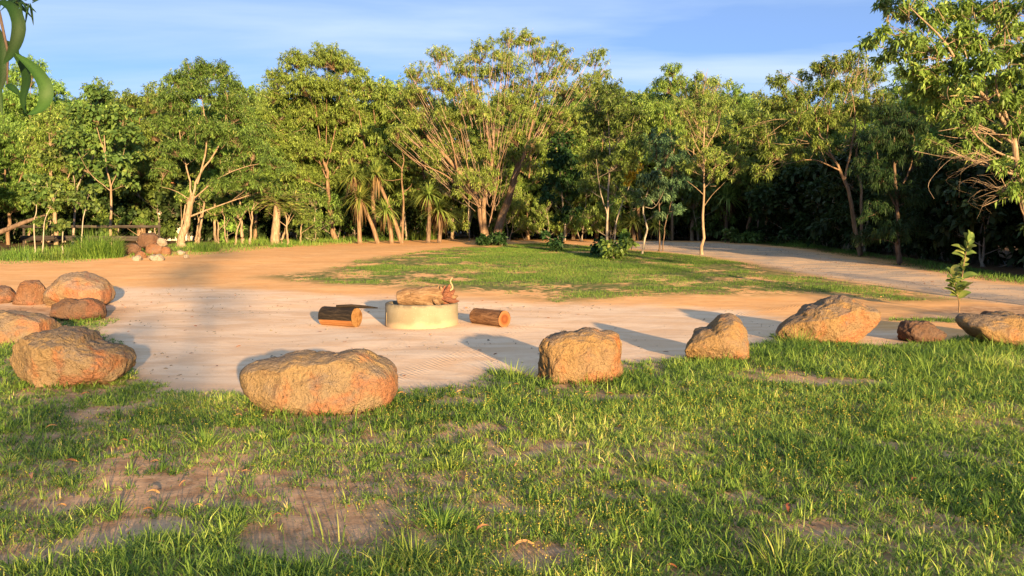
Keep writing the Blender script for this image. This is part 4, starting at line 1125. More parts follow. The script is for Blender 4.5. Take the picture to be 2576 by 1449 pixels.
boulder([(42, 905), (52, 880), (80, 862), (130, 840), (170, 830), (215, 836), (228, 858), (260, 870), (300, 880), (325, 905), (315, 940), (280, 958), (220, 968), (165, 976), (120, 978), (85, 955), (50, 935)],
        'rock_tan', 'knobbly tan boulder with a rusty crest, in front of another at the left', 1, 0.75, 6, 1.15)
boulder([(-120, 830), (-60, 800), (0, 792), (60, 792), (105, 800), (142, 818), (146, 835), (110, 862), (60, 876), (0, 878), (-80, 876), (-125, 860)],
        'rock_tan', 'smooth yellow-tan boulder cut off by the left edge, behind the knobbly one', 2, 0.75, 5, 0.8, ground_px=(60, 864))
boulder([(120, 735), (140, 712), (165, 694), (200, 687), (235, 694), (268, 712), (284, 738), (280, 760), (255, 774), (200, 778), (150, 772), (125, 755)],
        'rock_mixed', 'big rounded red-grey boulder rising behind a lower dark slab', 3, 0.9, 5)
boulder([(116, 778), (150, 762), (200, 756), (235, 752), (258, 768), (262, 792), (240, 806), (190, 810), (140, 806), (118, 795)],
        'rock_brown', 'low dark brown rock lying in front of the big rounded boulder', 4, 0.6, 5)
boulder([(36, 752), (48, 728), (66, 708), (95, 704), (112, 716), (118, 742), (112, 766), (80, 772), (50, 770), (36, 764)],
        'rock_red', 'upright reddish rock with a pale cracked face beside the big rounded boulder', 5, 0.8, 5, 1.2, 7)
boulder([(-60, 742), (-20, 726), (15, 724), (38, 738), (40, 755), (20, 766), (-30, 768), (-60, 760)],
        'rock_red', 'small red rock at the left edge next to the upright one', 6, 0.8, 4, 1.1)
boulder([(602, 935), (625, 912), (700, 899), (790, 892), (845, 888), (880, 880), (920, 881), (950, 898), (985, 920), (1000, 945), (998, 985), (978, 1020), (920, 1036), (840, 1040), (760, 1042), (690, 1034), (640, 1006), (610, 975)],
        'rock_tan', 'long low tan boulder with rusty patches, nearest to the camera', 7, 0.62, 6, 0.6, 2, facet=0.25)
boulder([(1356, 870), (1370, 848), (1400, 838), (1450, 833), (1510, 832), (1552, 838), (1561, 862), (1560, 905), (1564, 935), (1545, 955), (1480, 962), (1400, 966), (1356, 962), (1352, 930), (1358, 900)],
        'rock_orange', 'square-cut blocky orange boulder right of the fire ring', 8, 0.7, 6, 0.8, 2, 0.5, facet=0.15)
boulder([(1720, 880), (1740, 858), (1790, 826), (1825, 800), (1842, 796), (1862, 808), (1874, 840), (1884, 872), (1882, 900), (1860, 912), (1800, 914), (1745, 904), (1720, 896)],
        'rock_orange', 'wedge-shaped orange boulder with a grey sloping back', 9, 0.8, 5, 0.9, 6)
boulder([(1960, 840), (1972, 818), (2010, 792), (2060, 764), (2105, 748), (2135, 752), (2170, 768), (2200, 776), (2203, 800), (2185, 825), (2150, 850), (2110, 866), (2050, 862), (1990, 850), (1964, 848)],
        'rock_orange', 'large pointed orange boulder tilting up to the right', 10, 0.75, 6, 0.9, 6)
boulder([(2264, 830), (2272, 812), (2300, 803), (2330, 806), (2350, 822), (2372, 838), (2366, 855), (2330, 866), (2290, 866), (2268, 850)],
        'rock_brown', 'small dark pitted rock between the pointed and the flat boulder', 11, 0.9, 5, 1.7, 3)
boulder([(2426, 812), (2440, 802), (2500, 800), (2580, 797), (2640, 800), (2680, 820), (2670, 860), (2600, 878), (2540, 876), (2490, 862), (2450, 846), (2430, 828)],
        'rock_orange', 'flat-topped orange boulder cut off by the right edge', 12, 0.6, 5, 1.2, 3)
boulder([(2466, 800), (2472, 788), (2492, 784), (2510, 790), (2512, 802), (2490, 806)], 'rock_brown', 'little brown clod of earth below the sapling', 13, 0.9, 3, 1.0, 2, cat='rock', name='rock', group=None)

# the heap of rocks at the forest edge
for k, (ol, mt, lab) in enumerate([
    ([(346, 608), (352, 594), (370, 589), (392, 592), (400, 602), (396, 614), (370, 622), (350, 618)], 'rock_brown', 'largest rock, on top of the heap at the forest edge'),
    ([(312, 628), (322, 616), (338, 613), (352, 620), (354, 632), (336, 638), (314, 638)], 'rock_brown', 'grey-brown rock on the left flank of the heap'),
    ([(368, 628), (378, 614), (395, 612), (410, 620), (412, 634), (395, 642), (374, 638)], 'rock_red', 'broken red rock in the middle of the heap'),
    ([(404, 630), (412, 620), (424, 622), (430, 634), (424, 644), (406, 642)], 'rock_red', 'small red rock on the right flank of the heap'),
    ([(338, 640), (346, 634), (362, 636), (366, 646), (350, 650), (338, 648)], 'rock_red', 'small red rock at the foot of the heap'),
    ([(396, 604), (406, 599), (418, 606), (418, 616), (400, 616)], 'rock_white', 'white rubble block on the heap behind the red rock'),
    ([(332, 650), (342, 645), (356, 648), (354, 656), (336, 656)], 'rock_white', 'whitish stone at the left foot of the heap'),
    ([(374, 648), (392, 642), (410, 644), (412, 652), (384, 656)], 'rock_white', 'flat whitish stone below the broken red rock'),
    ([(446, 634), (456, 630), (466, 635), (462, 641), (448, 640)], 'rock_white', 'whitish stone lying off to the right of the heap'),
    ([(462, 644), (470, 640), (476, 645), (470, 650), (463, 649)], 'rock_white', 'last white stone by the road edge')]):
    boulder(ol, mt, lab, 40 + k, 0.9, 4, 2.0, 8, cat='rock', name='rock', group='rocks in the heap at the forest edge', ground_px=((ol[0][0] + ol[3][0]) / 2, 642 if k < 4 or k == 5 else max(p[1] for p in ol)) if k != 0 else (372, 636))


# ---------------------------------------------------------------- fire ring, logs
def lathe(name, prof, mat, seg=64, jitter=0.0, seed=0):
    prof = np.asarray(prof); a = np.arange(seg) / seg * 2 * np.pi
    V = np.stack([prof[:, None, 0] * np.cos(a), prof[:, None, 0] * np.sin(a), np.broadcast_to(prof[:, None, 1], (len(prof), seg))], -1)
    if jitter: V = V + jitter * fbm(V.reshape(-1, 3) * 6, 3, seed).reshape(V.shape[:2])[..., None] * np.concatenate([np.cos(a)[None, :, None], np.sin(a)[None, :, None], np.ones((1, seg, 1))], 2)
    i = np.arange(len(prof) * seg).reshape(len(prof), seg); j = np.roll(i, -1, 1)
    return make_mesh(name, V.reshape(-1, 3), np.stack([i[:-1], j[:-1], j[1:], i[1:]], -1).reshape(-1, 4), None, mat, None, True)


gr = G(1061, 828)
RR = 183 / 2 / F * (gr[1] + 0.5)
rc = np.array([at(1061, 800, gr[1] + RR)[0], gr[1] + RR, float(gz(0, gr[1] + RR)[0])])
RH = 0.335
ring = empty('fire_ring', rc, 'round cream concrete fire ring in the middle of the clearing', 'fire ring')
obj('wall', lathe('wall', [(RR - 0.075, -0.08), (RR - 0.075, 0.1), (RR - 0.07, RH - 0.012), (RR - 0.06, RH), (RR - 0.014, RH), (RR, RH - 0.014), (RR, 0.2), (RR + 0.003, 0.08), (RR + 0.006, -0.08)], MATS['concrete'], 96, 0.004, 3), ring)
a0 = math.radians(205)
seam = Tubes(); sx, sy = (RR + 0.002) * math.cos(a0), (RR + 0.002) * math.sin(a0)
seam.add([(sx, sy, 0.0), (sx, sy, 0.12), (sx, sy, 0.2)], [0.006, 0.007, 0.005], 6); tag(obj('seam', seam.mesh('seam', MATS['stick_pale']), ring), 'pale vertical mould seam on the outer face')
obj('ash_bed', lathe('ash_bed', [(RR - 0.074, 0.06), (RR * 0.6, 0.08), (RR * 0.3, 0.1), (0.001, 0.11)], MATS['log_char'], 40, 0.02, 5), ring)


def gnarled(name, path, mat, sides=20, rough=0.10, seed=0, cap=True, freq=7, org=None):
    P = smooth_path(path, 40); c = P[:, :3]; r = P[:, 3]
    Tn = norm(np.gradient(c, axis=0)); ref = np.array([0, 0, 1.0]) if abs(Tn[0, 2]) < 0.8 else np.array([0, 1.0, 0])
    U = norm(np.cross(Tn, ref)); W_ = np.cross(Tn, U); a = np.arange(sides) / sides * 2 * np.pi
    off = np.cos(a)[None, :, None] * U[:, None] + np.sin(a)[None, :, None] * W_[:, None]
    V = c[:, None] + off * r[:, None, None]
    nzv = fbm((V * np.array([0.5, 1, 1])).reshape(-1, 3) * freq + seed, 4, seed).reshape(V.shape[:2])
    V = V + off * (nzv * rough * r[:, None])[..., None]
    n, m = V.shape[:2]
    i = np.arange(n * m).reshape(n, m); j = np.roll(i, -1, 1)
    Q = np.stack([i[:-1], j[:-1], j[1:], i[1:]], -1).reshape(-1, 4)
    Vv = V.reshape(-1, 3); T3 = None
    if cap:
        Vv = np.concatenate([Vv, c[:1], c[-1:]])
        T3 = np.concatenate([np.stack([j[0], i[0], np.full(m, n * m)], 1), np.stack([i[-1], j[-1], np.full(m, n * m + 1)], 1)])
    org = np.zeros(3) if org is None else org
    return make_mesh(name, Vv - org, Q, T3, mat, None, True)


dR = rc[1] - 0.12
tz = rc[2] + RH
st = empty('firewood_stump', (rc[0], dR, tz - 0.02), 'gnarled uprooted stump log lying across the fire ring', 'stump')
org = np.array([rc[0], dR, tz - 0.02])
W2 = lambda px, py, dd=0.0, r=0.05: (*at(px, py, dR + dd), r)
obj('body', gnarled('body', [W2(1004, 752, 0.05, 0.115), W2(1028, 748, 0.02, 0.140), W2(1060, 747, 0, 0.150), W2(1090, 744, 0, 0.150), W2(1118, 744, 0, 0.12)], MATS['stump_wood'], 24, 0.22, 5, org=org), st)
obj('root_flare', gnarled('root_flare', [W2(1098, 746, 0, 0.08), W2(1110, 745, 0, 0.115), W2(1122, 745, 0.0, 0.12), W2(1134, 748, 0.02, 0.08), W2(1142, 752, 0.03, 0.02)], MATS['stump_red'], 30, 0.5, 8, freq=13, org=org), st)
for k in range(13):
    a_ = -1.3 + 2.9 * k / 12; ln_ = 32 + 16 * RNG.random(); dd_ = RNG.normal() * 0.09
    obj('root_spur', gnarled('root_spur', [W2(1112, 750, dd_ * 0.5, 0.04), W2(1112 + ln_ * 0.6 * math.cos(a_), 750 - ln_ * 0.45 * math.sin(a_), dd_, 0.040), W2(1110 + ln_ * math.cos(a_), 750 - ln_ * 0.8 * math.sin(a_) * (1 if a_ > 0 else 0.6), dd_ * 1.4, 0.010)], MATS['stump_red' if k % 3 else 'stump_wood'], 8, 0.3, 40 + k, org=org), st)
for pts in ([W2(1090, 748, -0.1, 0.05), W2(1100, 762, -0.16, 0.035), W2(1112, 772, -0.2, 0.008)], [W2(1100, 742, -0.02, 0.05), W2(1100, 728, -0.04, 0.03), W2(1104, 718, -0.05, 0.006)],
            [W2(1124, 740, 0, 0.06), W2(1130, 726, 0, 0.03), W2(1134, 718, 0, 0.006)], [W2(1070, 760, -0.1, 0.05), W2(1084, 766, -0.15, 0.03), W2(1092, 770, -0.17, 0.01)],
            [W2(1036, 742, -0.08, 0.035), W2(1036, 738, -0.12, 0.025), W2(1036, 736, -0.14, 0.012)]):
    obj('root_spur', gnarled('root_spur', pts, MATS['stump_wood'], 10, 0.25, 6, org=org), st)
sk = G(1100, 760); sk = np.array([*at(1104, 746, dR)])
o = obj('stick', gnarled('stick', [W2(1096, 756, -0.02, 0.022), W2(1108, 744, -0.02, 0.022), W2(1122, 734, -0.03, 0.019), W2(1136, 728, -0.03, 0.015), W2(1138, 720, -0.02, 0.014), W2(1133, 708, -0.01, 0.012), W2(1138, 698, 0, 0.010)], MATS['stick_pale'], 10, 0.12, 4, org=sk), None, sk)
tag(o, 'thin crooked pale stick poking up from the stump', 'stick')


def log_part(name, L_, r, a_from, a_to, mat, parent, nseg=14, sides=26, rough=0.03, seed=0, taper=0.0):
    """side of a log along X, covering part of its girth"""
    xs = np.linspace(-L_ / 2, L_ / 2, nseg); a = np.linspace(a_from, a_to, sides)
    X, A = np.meshgrid(xs, a, indexing='ij'); R_ = r * (1 - taper * (X / L_))
    V = np.stack([X, R_ * np.cos(A), R_ * np.sin(A)], -1)
    nn = fbm(V.reshape(-1, 3) * np.array([3, 14, 14]) + seed, 4, seed).reshape(X.shape)
    V[..., 1:] *= (1 + rough * nn / 1.0 * 2)[..., None]
    i = np.arange(X.size).reshape(X.shape)
    return obj(name, make_mesh(name, V.reshape(-1, 3), np.stack([i[:-1, :-1], i[1:, :-1], i[1:, 1:], i[:-1, 1:]], -1).reshape(-1, 4), None, mat, None, True), parent)


def disc(name, x, r, mat, parent, seed, face=1):
    sg = 40; a = np.arange(sg) / sg * 2 * np.pi
    rings = [(0.0, 0.0)] + [(q, 0) for q in (0.35, 0.7, 0.97)]
    V = [(x, 0, 0)]
    for q, _ in rings[1:]:
        wob = 1 + 0.03 * np.sin(3 * a + seed) + 0.015 * np.sin(7 * a)
        V += [(x + face * 0.004 * (1 - q), r * q * w * math.cos(t_), r * q * w * math.sin(t_)) for t_, w in zip(a, wob)]
    T3 = [(0, 1 + k, 1 + (k + 1) % sg) for k in range(sg)]
    Q = [(1 + s * sg + k, 1 + (s + 1) * sg + k, 1 + (s + 1) * sg + (k + 1) % sg, 1 + s * sg + (k + 1) % sg) for s in (0, 1) for k in range(sg)]
    return obj(name, make_mesh(name, np.array(V, dtype=float), np.array(Q), np.array(T3), mat, None, True), parent)


g = G(858, 822); r = 0.5 * 50 / F * g[1]
Llog = 92 / F * g[1] / math.cos(0.42)
cx = at(856, 800, g[1] + r)
lg = empty('log', (cx[0], g[1] + r, g[2] + r * 0.93), 'charred-topped split log, left of the fire ring, under a thin dark stick', 'log', 'logs for seats beside the fire ring', -0.42)
log_part('charred_top', Llog, r, math.radians(15), math.radians(196), MATS['log_char'], lg, rough=0.035, seed=3)
log_part('split_face', Llog, r * 0.985, math.radians(194), math.radians(252), MATS['log_split'], lg, rough=0.01, seed=4)
log_part('bark', Llog, r, math.radians(250), math.radians(377), MATS['log_bark'], lg, rough=0.03, seed=5)
disc('cut_end', Llog / 2, r * 1.0, MATS['log_end_pale'], lg, 1)
disc('cut_end', -Llog / 2, r * 1.0, MATS['log_end_pale'], lg, 2, -1)
T = Tubes(); zt = g[2] + r * 1.90
dy = g[1] + r
ztop = g[2] + r * 1.93 + 0.012; ya = dy - 0.03
P_ = np.array([[at(846, 781, ya)[0], ya, ztop], [at(885, 781, ya)[0], ya - 0.02, ztop + 0.004], [at(920, 782, ya)[0], ya - 0.04, ztop - 0.006], [at(952, 784, ya)[0], ya - 0.06, ztop - 0.02]])
T.add(P_, [0.020, 0.030, 0.024, 0.008], 8)
o = obj('stick', T.mesh('stick', MATS['log_char'], P_[0]), None, P_[0]); tag(o, 'thin blackened stick lying on the charred log, pointing at the ring', 'stick')

g = G(1236, 822); r = 0.5 * 43 / F * g[1]
Llog = 76 / F * g[1] / math.cos(0.80)
cx = at(1232, 800, g[1] + r)
lg = empty('log', (cx[0], g[1] + r + 0.05, g[2] + r * 0.94), 'rough-barked short log with an orange ringed end, right of the ring', 'log', 'logs for seats beside the fire ring', -0.80)
log_part('bark', Llog, r, 0, 2 * math.pi, MATS['log_bark'], lg, rough=0.05, seed=8, nseg=24, sides=40)
disc('cut_end', Llog / 2, r * 1.0, MATS['log_end'], lg, 3)
disc('cut_end', -Llog / 2, r * 1.0, MATS['log_end'], lg, 4, -1)


# ---------------------------------------------------------------- fence, boards and building glimpsed on the left
def box(name, p, q, mat, parent, th=0.03, hgt=0.12, org=(0, 0, 0)):
    p, q = np.asarray(p, float), np.asarray(q, float); ax = norm(q - p); up = np.array([0, 0, 1.0]); sd = norm(np.cross(ax, up)); up = np.cross(sd, ax)
    V = [c + s1 * sd * th / 2 + s2 * up * hgt / 2 for c in (p, q) for s1, s2 in ((-1, -1), (1, -1), (1, 1), (-1, 1))]
    return obj(name, make_mesh(name, np.array(V) - np.asarray(org), np.array([[0, 1, 2, 3], [7, 6, 5, 4], [0, 4, 5, 1], [1, 5, 6, 2], [2, 6, 7, 3], [3, 7, 4, 0]]), None, mat), parent)


fo = at(170, 600, 33.0); fo[2] = float(gz(fo[0], fo[1])[0])
fn = empty('wooden_fence', fo, 'low grey weathered board fence behind the saplings', 'fence')
box('rail', at(40, 570, 33.0), at(405, 570, 33.1), MATS['wood_grey'], fn, 0.05, 0.11, fo)
box('rail', at(52, 599, 33.0), at(405, 600, 33.1), MATS['wood_grey'], fn, 0.05, 0.20, fo)
for x in (60, 400):
    a_, b_ = at(x, 625, 33.12), at(x, 560, 33.12); a_[2] = float(gz(a_[0], a_[1])[0]) - 0.1
    T = Tubes(); T.add([a_, (a_ + b_) / 2, b_], [0.05, 0.048, 0.045], 8); obj('post', T.mesh('post', MATS['wood_grey'], fo), fn)
sh0 = at(375, 620, 41.0); sh0[2] = float(gz(sh0[0], sh0[1])[0])
shd = empty('shed', sh0, 'white-walled low building glimpsed through the trees', 'building')
for k in range(11):                                  # wall sheets
    x0 = -2.1 + k * 0.4
    box('wall_sheet', sh0 + [x0, (k % 2) * 0.012, 1.35], sh0 + [x0 + 0.388, (k % 2) * 0.012, 1.35], MATS['white_paint'], shd, 0.04, 2.7, sh0)
box('roof', sh0 + [-2.5, 0.9, 2.80], sh0 + [2.6, 0.9, 2.80], MATS['sheet_iron'], shd, 2.4, 0.06, sh0)
box('wall_sheet', sh0 + [-2.08, 0.1, 1.35], sh0 + [-2.08, 1.9, 1.35], MATS['white_paint'], shd, 0.04, 2.7, sh0)
box('wall_sheet', sh0 + [2.28, 0.1, 1.35], sh0 + [2.28, 1.9, 1.35], MATS['white_paint'], shd, 0.04, 2.7, sh0)
lo = at(-10, 590, 30.5); 
o = obj('fallen_branch', gnarled('fallen_branch', [(*at(-40, 600, 30.5), 0.10), (*at(10, 580, 30.6), 0.09), (*at(70, 556, 30.7), 0.07), (*at(120, 540, 31), 0.03)], MATS['bark_dark'], 10, 0.1, 4, org=lo), None, lo)
tag(o, 'brown fallen branch propped up at the left edge among saplings', 'branch')


# ---------------------------------------------------------------- leafy sapling, hanging leaves, bare twigs
def big_leaf(name, path, width, mat, parent, org, up=(0, -1, 0.3), cup=0.15, lv=0.5, fat=0.5):
    """one modelled leaf along a 3D path"""
    P = smooth_path([(*p, 0) for p in path], 16)[:, :3]; n = len(P); u = np.linspace(0, 1, n)
    w = width * np.clip(np.sin(np.pi * u ** (0.85 if fat > 0.45 else 0.7)), 0, 1) ** 0.75 + 0.0006
    Tn = norm(np.gradient(P, axis=0)); sd = norm(np.cross(Tn, np.asarray(up, float))); nn = np.cross(sd, Tn)
    V = np.stack([P - sd * w[:, None] / 2 + nn * (cup * w)[:, None], P, P + sd * w[:, None] / 2 + nn * (cup * w)[:, None]], 1)
    i = np.arange(n * 3).reshape(n, 3)
    Q = np.concatenate([np.stack([i[:-1, k], i[:-1, k + 1], i[1:, k + 1], i[1:, k]], -1) for k in (0, 1)])
    return obj(name, make_mesh(name, V.reshape(-1, 3) - org, Q, None, mat, {'lv': np.clip(np.tile([lv, lv + 0.3, lv + 0.04], n) + 0.10 * np.repeat(np.sin(u * 9 + lv * 20), 3), 0, 1)}, True), parent)


rng = np.random.default_rng(5)
sb = G(2413, 786)
sp_ = empty('leafy_sapling', sb, 'young leafy sapling standing alone by the gravel track', 'sapling')
dS = sb[1]; T = Tubes()
main = smooth_path([(*(sb - [0, 0, 0.05]), 0.014), (*at(2414, 740, dS), 0.012), (*at(2420, 700, dS + 0.03), 0.010), (*at(2427, 650, dS + 0.05), 0.008), (*at(2436, 608, dS), 0.005)], 20)
side_ = smooth_path([(*at(2413, 760, dS), 0.009), (*at(2405, 730, dS - 0.06), 0.007), (*at(2393, 690, dS - 0.1), 0.004)], 12)
T.add(main[:, :3], main[:, 3], 6); T.add(side_[:, :3], side_[:, 3], 6)
obj('stem', T.mesh('stem', MATS['bark_tan'], sb), sp_)


def sap_leaves(path, us, ln, wd):
    for k, u in enumerate(us):
        p = path[int(u * (len(path) - 1)), :3]; a = k * 2.4 + rng.normal() * 0.4
        el = 0.25 + 0.5 * rng.random() + 0.5 * (u > 0.9)
        d_ = np.array([math.cos(a) * math.cos(el), math.sin(a) * math.cos(el), math.sin(el)]); L_ = ln * (0.7 + 0.5 * rng.random())
        big_leaf('leaf', [p, p + d_ * L_ * 0.5 + [0, 0, 0.012], p + d_ * L_ + [0, 0, -0.035]], wd * (0.8 + 0.4 * rng.random()), MATS['leaf_broad'], sp_, sb, up=(0.1, -0.6, 0.8), lv=0.35 + 0.6 * rng.random())


sap_leaves(main, [0.2, 0.24, 0.3, 0.36, 0.42, 0.5, 0.56, 0.64, 0.72, 0.80, 0.86, 0.91, 0.94, 0.97, 1.0, 1.0, 1.0, 0.22, 0.33, 0.46, 0.6, 0.68, 0.27, 0.39, 0.52, 0.76, 0.83, 0.89], 0.24, 0.12)
sap_leaves(side_, [0.2, 0.3, 0.4, 0.5, 0.55, 0.62, 0.7, 0.76, 0.82, 0.88, 0.94, 1.0, 1.0, 1.0, 0.35, 0.45, 0.66, 0.73, 0.85, 0.25, 0.58, 0.9], 0.23, 0.11)

# overhanging spray close to the camera, upper left
dH = 1.05; ho = at(0, -60, dH)
hg = empty('hanging_spray', ho, 'spray of large curved green leaves hanging close at the upper left', 'leaf spray')
T = Tubes()
T.add(np.array([at(-60, -120, dH), at(-20, -40, dH), at(0, 40, dH), at(20, 130, dH), at(18, 215, dH)]), [0.0022, 0.002, 0.0018, 0.0014, 0.001], 6)
obj('twig', T.mesh('twig', MATS['bark_dark'], ho), hg)
for pts, w, lv, up in (
    ([(-8, 2), (28, 18), (47, 58), (43, 100), (28, 135), (8, 162)], 30, 0.25, (0.5, -1, 0.2)), ([(30, 128), (58, 158), (70, 200), (60, 250), (66, 286)], 30, 0.35, (-0.35, -1, 0.1)),
    ([(38, 134), (84, 172), (112, 212), (116, 248), (98, 276), (68, 289)], 32, 0.75, (0.5, -1, 0.5)), ([(-10, 60), (6, 110), (9, 160), (4, 205), (-4, 240)], 22, 0.2, (0.6, -1, 0)),
    ([(0, 100), (22, 112), (38, 122), (48, 140)], 16, 0.3, (0, -1, 0.6)), ([(16, 212), (34, 224), (50, 240)], 16, 0.2, (0, -1, 0.6)), ([(-20, 170), (-4, 230), (6, 290)], 16, 0.55, (0.4, -1, 0))):
    k = 0.9 + 0.2 * rng.random()
    big_leaf('leaf', [at(x, y, dH * k) for x, y in pts], 1.0 * w / F * dH * k, MATS['leaf_near'], hg, ho, up=up, lv=lv, cup=0.12)
dT = 4.5; to = at(0, -40, dT)
tw = empty('hanging_twig', to, 'dark twig of narrow leaves at the top left corner', 'twig')
T = Tubes(); T.add(np.array([at(-60, -60, dT), at(0, -20, dT), at(40, 2, dT), at(70, 10, dT)]), [0.008, 0.006, 0.004, 0.002], 6); obj('stem', T.mesh('stem', MATS['bark_dark'], to), tw)
for k in range(26):
    u = rng.random(); p0 = at(5 + 75 * u, -8 + 16 * u + rng.normal() * 4, dT + rng.normal() * 0.05); a = rng.normal() * 0.9 - 0.4
    L_ = 0.07 + 0.04 * rng.random(); d_ = np.array([math.cos(a), rng.normal() * 0.4, math.sin(a)])
    big_leaf('leaf', [p0, p0 + d_ * L_ * 0.5, p0 + d_ * L_ + [0, 0, -0.02]], 0.012, MATS['leaf_shade'], tw, to, up=(0.2, -1, 0.3), lv=0.3 + 0.3 * rng.random())

# tangle of bare twigs hanging in front of the close acacia
T = Tubes(); tg = at(2460, 440, 14.6)
for k in range(30):
    if k % 2: c0 = at(2552 + rng.normal() * 6, 440 + 60 * rng.random(), 14.9)
    else: c0 = at(2470 + 50 * rng.random(), 392 + 14 * rng.normal(), 14.7)
    dx, dyv = -60 - 60 * rng.random(), 30 * rng.normal()
    x0, y0 = (2552, 470) if k % 2 else (2490, 395)
    c1 = at(x0 + dx * 0.5, y0 + dyv * 0.3 + 20 * rng.random(), 14.7 + rng.normal() * 0.3)
    c2 = at(x0 + dx, y0 + dyv + 25 * rng.random(), 14.6 + rng.normal() * 0.4)
    cu = rng.normal() * 14
    c3 = at(x0 + dx * 1.25 + 8 * rng.normal(), y0 + dyv + cu + 20, 14.5 + rng.normal() * 0.4)
    c4 = at(x0 + dx * 1.1 + 14 * rng.normal(), y0 + dyv + cu * 1.9 + 25, 14.5 + rng.normal() * 0.4)
    p = smooth_path([(*c0, 0.008), (*c1, 0.006), (*c2, 0.0045), (*c3, 0.003), (*c4, 0.002)], 13)
    T.add(p[:, :3], p[:, 3] * 0.55, 3)
for pts in ([(2545, 500), (2500, 420), (2440, 400), (2400, 380), (2335, 350)], [(2440, 400), (2400, 395), (2350, 440), (2335, 470), (2350, 500)], [(2500, 405), (2450, 385), (2400, 398), (2300, 380)], [(2562, 490), (2520, 500), (2470, 520)], [(2500, 330), (2430, 300), (2370, 260)], [(2540, 340), (2450, 330), (2400, 290)], [(2520, 360), (2450, 320), (2360, 330)]):
    p = smooth_path([(*at(x, y, 14.7 - 0.1 * i), 0.008 - 0.0013 * i) for i, (x, y) in enumerate(pts)], 12); T.add(p[:, :3], p[:, 3], 4)
o = obj('bare_twigs', T.mesh('bare_twigs', MATS['bark_pale'], tg), None, tg); tag(o, 'tangle of bare sunlit twigs hanging before the shaded forest, far right', 'twig tangle')


# ---------------------------------------------------------------- grass
def blades(name, x, y, length, width, heading, lean, lv, mat, seg=2, z=None, label=None, bend=1.0, cat=None, kind='stuff', parent=None):
    n = len(x); z = gz(x, y) - 0.006 if z is None else z
    D = np.stack([np.cos(heading), np.sin(heading), np.zeros(n)], 1)
    sd = np.stack([-np.sin(heading), np.cos(heading), np.zeros(n)], 1)
    tw_ = RNG.normal(size=n) * 0.6; sd = sd * np.cos(tw_)[:, None] + D * np.sin(tw_)[:, None]
    b = np.stack([x, y, z], 1); V = []
    us = np.linspace(0, 1, seg + 1)
    for u in us:
        ang = lean * (0.35 + 0.65 * bend * u)
        # along an arc: horizontal and vertical run
        h = length * u * np.sin(ang); v_ = length * u * np.cos(ang) * np.where(ang > 1.35, 0.5, 1)
        c = b + D * h[:, None]; c[:, 2] += np.maximum(v_, -0.02)
        w = width * (1 - u) ** 0.55
        if u < 1: V += [c - sd * w[:, None] / 2, c + sd * w[:, None] / 2]
        else: V += [c]
    V = np.stack(V, 1); k = V.shape[1]; i = np.arange(n)[:, None] * k
    Q = [i + np.array([[2 * s, 2 * s + 1, 2 * s + 3, 2 * s + 2]]) for s in range(seg - 1)]
    T3 = i + np.array([[2 * (seg - 1), 2 * (seg - 1) + 1, 2 * seg]])
    me = make_mesh(name, V.reshape(-1, 3), np.concatenate(Q) if Q else None, T3, mat, {'lv': np.repeat(np.clip(lv, 0, 1), k)})
    o = obj(name, me, parent)
    tag(o, label, cat, None, kind)
    return o


def scatter(n, poly, rng):
    lo, hi = poly.min(0), poly.max(0)
    out = []
    while sum(map(len, out)) < n:
        p = lo + rng.random((n * 2, 2)) * (hi - lo)
        p = p[sdist(p[:, 0], p[:, 1], poly) > 0]; out.append(p)
    return np.concatenate(out)[:n]


def in_view(x, y, margin=0.08):
    return np.abs(x) < (CX / F + margin) * np.maximum(y, 0.1) + 0.25


# bare places in the near grass, from the frame: centre and half-axes
BARE = [(770, 1350, 170, 60), (120, 1275, 110, 16), (350, 1330, 130, 22), (60, 1400, 90, 24), (1340, 1405, 110, 35), (1950, 945, 110, 16), (2120, 960, 120, 9), (1160, 1012, 70, 10), (1560, 1000, 70, 8), (560, 1260, 90, 12),
        (330, 1210, 90, 9), (1270, 1285, 50, 10), (2060, 1335, 80, 16), (1430, 1120, 60, 7), (2250, 1120, 60, 6), (240, 1370, 100, 14), (980, 1240, 50, 7)]
BAREW = []
for cx_, cy_, ax_, ay_ in BARE:
    c = G(cx_, cy_); e1 = G(cx_ + ax_, cy_); e2 = G(cx_, cy_ - ay_); e3 = G(cx_, min(cy_ + ay_, 1448)); BAREW.append((c[0], c[1], abs(e1[0] - c[0]), max(abs(e2[1] - c[1]), abs(e3[1] - c[1]))))


def grass_density(x, y):
    d = 0.74 + 0.90 * noise2(x, y, 1.5, 3, 101) + 0.35 * noise2(x, y, 5.0, 2, 103)
    for bx_, by_, ax_, ay_ in BAREW:
        q = ((x - bx_) / ax_) ** 2 + ((y - by_) / ay_) ** 2
        d -= 1.0 * np.clip(1.6 - q, 0, 1)
    d += 0.25 * np.clip((x - 0.5) / 3.0, -0.6, 1)
    # worn near the left foreground
    d -= 0.10 * np.clip((5.2 - y) / 1.5, 0, 1) * np.clip((0.0 - x) / 1.0, 0, 1)
    return np.clip(d, 0, 1)


rng = np.random.default_rng(21)
FGV = np.array([[-3.2, 2.6], [3.2, 2.6], [14, 18], [-14, 18]])


def wedge(n):
    """points over the near slope, denser close by"""
    y = 2.7 + (13.5 - 2.7) * rng.random(n); w = (CX / F + 0.07) * y + 0.25
    return (rng.random(n) * 2 - 1) * w, y


